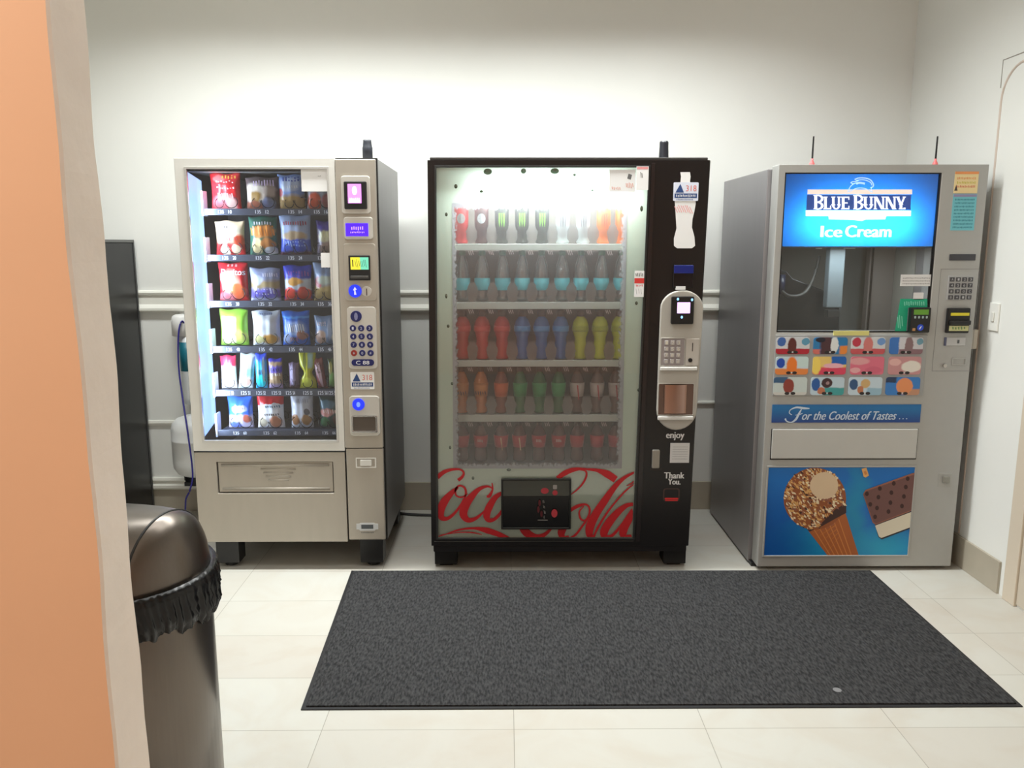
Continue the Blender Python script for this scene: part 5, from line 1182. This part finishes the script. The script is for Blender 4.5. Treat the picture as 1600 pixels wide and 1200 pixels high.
    lefts = [[(1212, 1264), (1270, 1323), (1329, 1382), (1389, 1441)], [(1211, 1262), (1269, 1321), (1328, 1380), (1387, 1438)], [(1208, 1260), (1266, 1318), (1325, 1377), (1383, 1436)]]
    yy = [(527, 553), (557, 585), (589, 617)]
    for j in range(3):
        for i in range(4):
            a, b = lefts[j][i]; x0, x1, z0, z1 = R(a, yy[j][0], b, yy[j][1], YI); nm, base, lay = pics[j * 4 + i]
            lay = [tuple(list(l[:-1]) + [l[-1]]) for l in lay]
            o = P(MB().prism(rr(x0, x1, z0, z1, .012), YI - .007, YI - .004), 'selection_picture', printed('pic_' + nm, base, lay, rough=.4, wob=.03), uvbox=(x0, x1, z0, z1))
            g = MB()
            for d in (-.013, .013): g.flat(disc((x0 + x1) / 2 + d, z0 + .008, .011, .007, 10), YI - .0074, 0)
            g.flat(disc((x0 + x1) / 2, z0 + .009, .004, .004, 8), YI - .0076, 1)
            g.build('button_mark', [mat((40, 34, 36), .5), mat((200, 200, 200), .5)], o)
    # blue banner
    x0, x1, z0, z1 = R(1206, 632, 1438, 660, YI)
    ban = printed('banner_print', (34, 60, 132), [('band', .4, 1.2, (30, 116, 176), .9)], rough=.4, wob=0)
    o = P(MB().box(x0, x1, YI - .003, YI, z0, z1), 'blue_banner', ban, uvbox=(x0, x1, z0, z1))
    g = MB(); b0, b1, c0, c1 = R(1254, 643, 1400, 655, YI)
    text(g, 'or the Coolest of Tastes', b0, b1, c0 - .002, c1 + .002, YI - .0034, shear=.3, bold=.0009)
    for k in range(3): X, Z = at(1405 + k * 5.5, 654, YI); g.flat(disc(X, Z, .0026), YI - .0034)
    bx = lambda x, y: at(1190 + x / 5, 500 + y / 5, YI)
    ribbon(g, [bx(*p) for p in [(372, 690), (330, 688), (270, 682), (225, 700), (215, 725), (235, 740)]], [.004, .010, .008, .004, .004, .003], YI - .0034)
    ribbon(g, [bx(*p) for p in [(310, 695), (290, 730), (265, 775), (230, 798), (195, 790), (182, 768)]], [.004, .009, .010, .005, .005, .008], YI - .0035)
    ribbon(g, [bx(*p) for p in [(262, 742), (290, 738), (318, 728)]], [.003, .004, .003], YI - .0036)
    g.build('banner_lettering', mat((200, 215, 232), .5), o)
    # delivery door
    x0, x1, z0, z1 = R(1204, 670, 1433, 718, YI)
    P(MB().box(x0, x1, YI - .001, YI + .004, z0, z1), 'delivery_gap', mat((20, 18, 18), .6))
    P(MB().box(x0 + .003, x1 - .004, YI - .008, YI - .001, z0 + .006, z1), 'delivery_door', mat((192, 192, 188), .45, noise=.03, nscale=8), bevel=.003)
    # big picture panel
    x0, x1, z0, z1 = R(1197, 730, 1423, 867, YI)
    poster = P(MB().box(x0, x1, YI - .003, YI, z0, z1), 'picture_panel', printed('poster_blue', (10, 110, 194), [('ell', .3, .14, .22, .22, (20, 146, 196), .5), ('ell', .62, .5, .07, .5, (16, 138, 186), .5), ('ell', .82, .1, .2, .2, (24, 158, 200), .5), ('ell', .02, .1, .25, .5, (4, 84, 168), .6)], wob=.1, wscale=3), uvbox=(x0, x1, z0, z1))
    P(MB().ring([(x0 - .008, z0 - .008), (x1 + .008, z0 - .008), (x1 + .008, z1 + .008), (x0 - .008, z1 + .008)], [(x0, z0), (x1, z0), (x1, z1), (x0, z1)], YI - .006, YI), 'picture_frame', mat((166, 166, 162), .4), bevel=.002)
    def pp(x, y): return at(1200 + x / 6.667, 720 + y / 6.667, YI)
    def inb(P_): return [(min(max(a, x0), x1), min(max(b, z0), z1)) for a, b in P_]
    yq = YI - .0034; g = MB()
    C = dict(cone=0, cone2=1, choc=2, nut1=3, nut2=4, nut3=5, cream=6, cookie=7, cookied=8, white=9, dark=10, edge=11)
    cm = [mat(c, .5) for c in ((176, 98, 48), (206, 130, 66), (66, 40, 36), (222, 170, 104), (156, 88, 48), (240, 222, 186), (222, 196, 162), (112, 76, 72), (56, 26, 26), (222, 214, 194), (40, 38, 48), (150, 96, 78))]
    k_ = [0]
    def pg(P_, m, dy=None):
        k_[0] += 1; g.flat(inb([pp(*p) for p in P_]), yq - (k_[0] * .0000025 if dy is None else dy), C[m])
    pg([(420, 730), (800, 530), (940, 985), (615, 985)], 'cone')
    for i in range(11):     # waffle lines on the cone
        t = i / 10
        pg([(430 + 190 * t, 735 + 250 * t), (440 + 190 * t, 728 + 250 * t), (690 + 60 * t, 600 + 200 * t), (684 + 60 * t, 612 + 200 * t)], 'cone2' if i % 2 else 'edge')
    for i in range(6): pg([(470 + i * 50, 712 - i * 26), (478 + i * 50, 706 - i * 26), (650 + i * 44, 985), (638 + i * 44, 985)], 'cone2')
    pg([(380, 690), (480, 600), (640, 480), (790, 460), (805, 530), (700, 600), (560, 680), (430, 735)], 'choc')
    n = 40; pg([(485 + 325 * math.cos(2 * PI * i / n), 395 + 325 * math.sin(2 * PI * i / n) * (1 if math.sin(2 * PI * i / n) < 0 else .98)) for i in range(n) if not (.25 < i / n < .0)], 'nut4' if 'nut4' in C else 'nut2')
    pg([(560, 640), (700, 500), (812, 440), (812, 540), (700, 600), (520, 700)], 'choc')
    rnd_ = random.Random(3)
    for i in range(620):
        a = rnd_.uniform(0, 2 * PI); r = 318 * math.sqrt(rnd_.uniform(0, 1)); cx, cy = 485 + r * math.cos(a), 395 + r * math.sin(a)
        if cy - 395 > 60 and cx > 545 and (cx - 545) * .9 + (cy - 455) > 190: continue
        an = rnd_.uniform(-1.2, -.2) + 1.6; l = rnd_.uniform(12, 34); w2 = rnd_.uniform(6, 14); m = rnd_.choice(['nut1', 'nut1', 'nut3', 'nut2', 'edge', 'nut3', 'choc', 'nut1'])
        c, s = math.cos(an), math.sin(an)
        pg([(cx + c * l + s * w2 * .5, cy + s * l - c * w2 * .5), (cx + s * w2, cy - c * w2), (cx - c * l, cy - s * l), (cx - s * w2, cy + c * w2)], m)
    pg([(580 + 148 * math.cos(2 * PI * i / 28), 255 + 142 * math.sin(2 * PI * i / 28)) for i in range(28)], 'cream')
    for i in range(46):
        a = 2 * PI * i / 46 + rnd_.uniform(-.05, .05); cx, cy = 580 + 158 * math.cos(a), 255 + 150 * math.sin(a); s = rnd_.uniform(7, 15)
        pg([(cx - s, cy - s * .6), (cx + s * .7, cy - s), (cx + s, cy + s * .5), (cx - s * .5, cy + s)], rnd_.choice(['nut1', 'nut2', 'edge', 'nut3']))
    # sandwich
    pg([(1110, 660), (1490, 520), (1480, 705), (1180, 815), (1145, 790)], 'dark')
    pg([(1110, 672), (1485, 530), (1478, 690), (1175, 800), (1150, 785)], 'white')
    pg([(985, 345), (1010, 300), (1500, 125), (1530, 120), (1485, 520), (1115, 662), (1085, 640)], 'edge')
    pg([(990, 345), (1020, 312), (1500, 145), (1525, 140), (1483, 510), (1120, 650), (1092, 632)], 'cookie')
    for (a, b) in ((1025, 340), (1160, 285), (1305, 232), (1450, 182), (1060, 450), (1145, 375), (1280, 328), (1430, 270), (1130, 488), (1270, 432), (1410, 368), (1110, 580), (1250, 525), (1390, 468)):
        pg([(a + 20 * math.cos(2 * PI * i / 12), b + 24 * math.sin(2 * PI * i / 12)) for i in range(12)], 'cookied')
    pg([(970, 80), (1020, 68), (1046, 150), (1010, 172), (990, 160)], 'nut1'); pg([(990, 110), (1015, 100), (1028, 135), (1005, 145)], 'cone2')
    g.build('picture_art', cm, poster, norm=False)
    # control side
    x0, x1, z0, z1 = R(1491, 268, 1528, 302, YI); o = P(MB().box(x0, x1, YI - .0012, YI, z0, z1), 'orange_sticker', mat((236, 214, 160), .5)); g = MB(); h = z1 - z0
    g.flat([(x0, z1 - .12 * h), (x1, z1 - .12 * h), (x1, z1), (x0, z1)], YI - .0016, 0)
    for k, c in ((.7, 0), (.5, 3), (.32, 2)): scribble(g, x0 + .01, x1 - .01, z0 + (k - .07) * h, z0 + (k + .05) * h, YI - .0016, 12, mi=c, lean=0)
    g.flat([(x0 + .002, z0 + .12 * h), (x0 + .016, z0 + .12 * h), (x0 + .009, z0 + .4 * h)], YI - .0017, 1)
    g.build('sticker_print', [mat((232, 150, 90), .5), mat((70, 60, 60), .5), mat((215, 110, 90), .5), mat((200, 190, 70), .5)], o)
    x0, x1, z0, z1 = R(1487, 303, 1524, 360, YI); o = P(MB().box(x0, x1, YI - .0010, YI, z0, z1), 'teal_sticker', mat((116, 196, 208), .5)); g = MB(); h = z1 - z0
    g.flat([(x0 + .002, z1 - .08 * h), (x1 - .002, z1 - .08 * h), (x1 - .002, z1 - .01 * h), (x0 + .002, z1 - .01 * h)], YI - .0014, 1)
    for k in range(9): scribble(g, x0 + .008, x1 - .008, z0 + (.06 + k * .095) * h, z0 + (.11 + k * .095) * h, YI - .0014, 14, mi=0, lean=0, thin=.6)
    g.build('sticker_print', [mat((64, 140, 156), .5), mat((150, 140, 175), .5)], o)
    x0, x1, z0, z1 = R(1483, 397, 1524, 407, YI); P(MB().box(x0, x1, YI - .004, YI, z0, z1), 'display', mat((64, 64, 70), .3), bevel=.002)
    g = MB(); ox = [(at(1466, 430, YI)[0], at(1466, 430, YI)[1]), (at(1520, 430, YI)[0], 0)]
    x0, x1, z0, z1 = R(1480, 431, 1519, 469, YI); P(MB().prism(rr(x0, x1, z0, z1, .003), YI - .003, YI), 'keypad', mat((172, 172, 172), .4), bevel=.001)
    for j in range(4):
        for i in range(4):
            X = x0 + .016 + i * .0265; Z = z1 - .015 - j * .0255
            k = P(MB().prism(rr(X - .010, X + .010, Z - .009, Z + .009, .002), YI - .006, YI - .003), 'key', mat((70, 70, 74), .4), bevel=.001)
            g = MB(); n_ = j * 4 + i; text(g, 'A1234567890CB+-E'[n_], X - .004, X + .004, Z - .005, Z + .005, YI - .0064); g.build('key_character', mat((190, 190, 190), .4), k)
    x0, x1, z0, z1 = R(1477, 481, 1512, 520, YI)
    o = P(MB().box(x0, x1, YI - .018, YI, z0, z1), 'bill_acceptor', m_black, bevel=.004)
    h = z1 - z0; MB().box(x0 + .012, x1 - .006, YI - .0195, YI - .018, z1 - .3 * h, z1 - .02).build('yellow_label', mat((228, 214, 50), .4), o)
    MB().box(x0 + .006, x1 - .002, YI - .034, YI - .018, z0 + .34 * h, z0 + .52 * h).build('bill_mouth', mat((24, 24, 26), .35), o, bevel=.004)
    q = MB().box(x0 + .010, x1 - .004, YI - .0195, YI - .018, z0 + .01, z0 + .3 * h).build('picture_label', mat((206, 206, 150), .4), o)
    g = MB(); scribble(g, x0 + .02, x1 - .015, z0 + .016, z0 + .27 * h, YI - .0199, 5); g.build('label_print', mat((110, 150, 90), .4), q)
    x0, x1, z0, z1 = R(1475, 527, 1508, 540, YI); P(MB().box(x0, x1, YI - .005, YI, z0, z1), 'coin_entry_plate', mat((188, 188, 188), .35), bevel=.002)
    P(MB().box(x0, x0 + .008, YI - .006, YI, z0, z1), 'plate_edge', mat((80, 84, 110), .4)); X, Z = at(1495, 533, YI); P(MB().box(X, X + .008, YI - .007, YI - .004, Z - .009, Z + .006), 'coin_slot', mat((90, 90, 92), .4))
    x0, x1, z0, z1 = R(1487, 559, 1509, 571, YI); P(MB().ring(rr(x0, x1, z0, z1, .004), rr(x0 + .005, x1 - .005, z0 + .005, z1 - .005, .002), YI - .004, YI), 'return_slot_rim', mat((176, 176, 172), .35), bevel=.001)
    X, Z = at(1475, 571, YI); P(MB().prism(disc(X, Z, .009), YI - .012, YI), 'lock', m_chrome, bevel=.001)
    # shallow outline of the pay plate
    a = R(1463, 420, 1524, 580, YI); P(MB().ring([(a[0], a[2]), (a[1], a[2]), (a[1], a[3]), (a[0], a[3])], [(a[0] + .0015, a[2] + .0015), (a[1] - .0015, a[2] + .0015), (a[1] - .0015, a[3] - .0015), (a[0] + .0015, a[3] - .0015)], YI - .0006, YI + .0004), 'pay_plate_seam', mat((128, 128, 126), .5))
    x0, x1, z0, z1 = R(1466, 739, 1486, 760, YI); P(MB().box(x0, x1, YI - .002, YI, z0, z1), 'latch_plate', mat((172, 172, 168), .4), bevel=.001)
    P(MB().box(x0 + .016, x1 - .01, YI - .014, YI, z0 + .018, z1 - .012), 'latch_handle', mat((150, 148, 140), .3, metal=.5), bevel=.005)
    # box on the right side
    P(MB().box(X1 - .001, X1 + .035, YI + .02, YI + .07, 1.015, 1.10), 'side_lock_box', mat((190, 182, 168), .45), bevel=.004)
    # two thin aerials
    for px, n_ in ((1268.5, 0), (1461, 1)):
        X = at(px, 258, 3.56)[0]; ztop = at(px, 213, 3.56)[1]
        e = P(MB().tube([(X, 3.56, Z1 + .01), (X + .0005, 3.56, ztop)], [.0042, .0034], 8), 'aerial', mat((22, 22, 24), .5))
        MB().lathe([(.012, 0), (.011, .010), (.005, .022), (.005, .03)], X, 3.56, Z1 - .001, 14).build('red_base', mat((215, 110, 110), .4, emit=.3), e, smooth=True)
icecream()
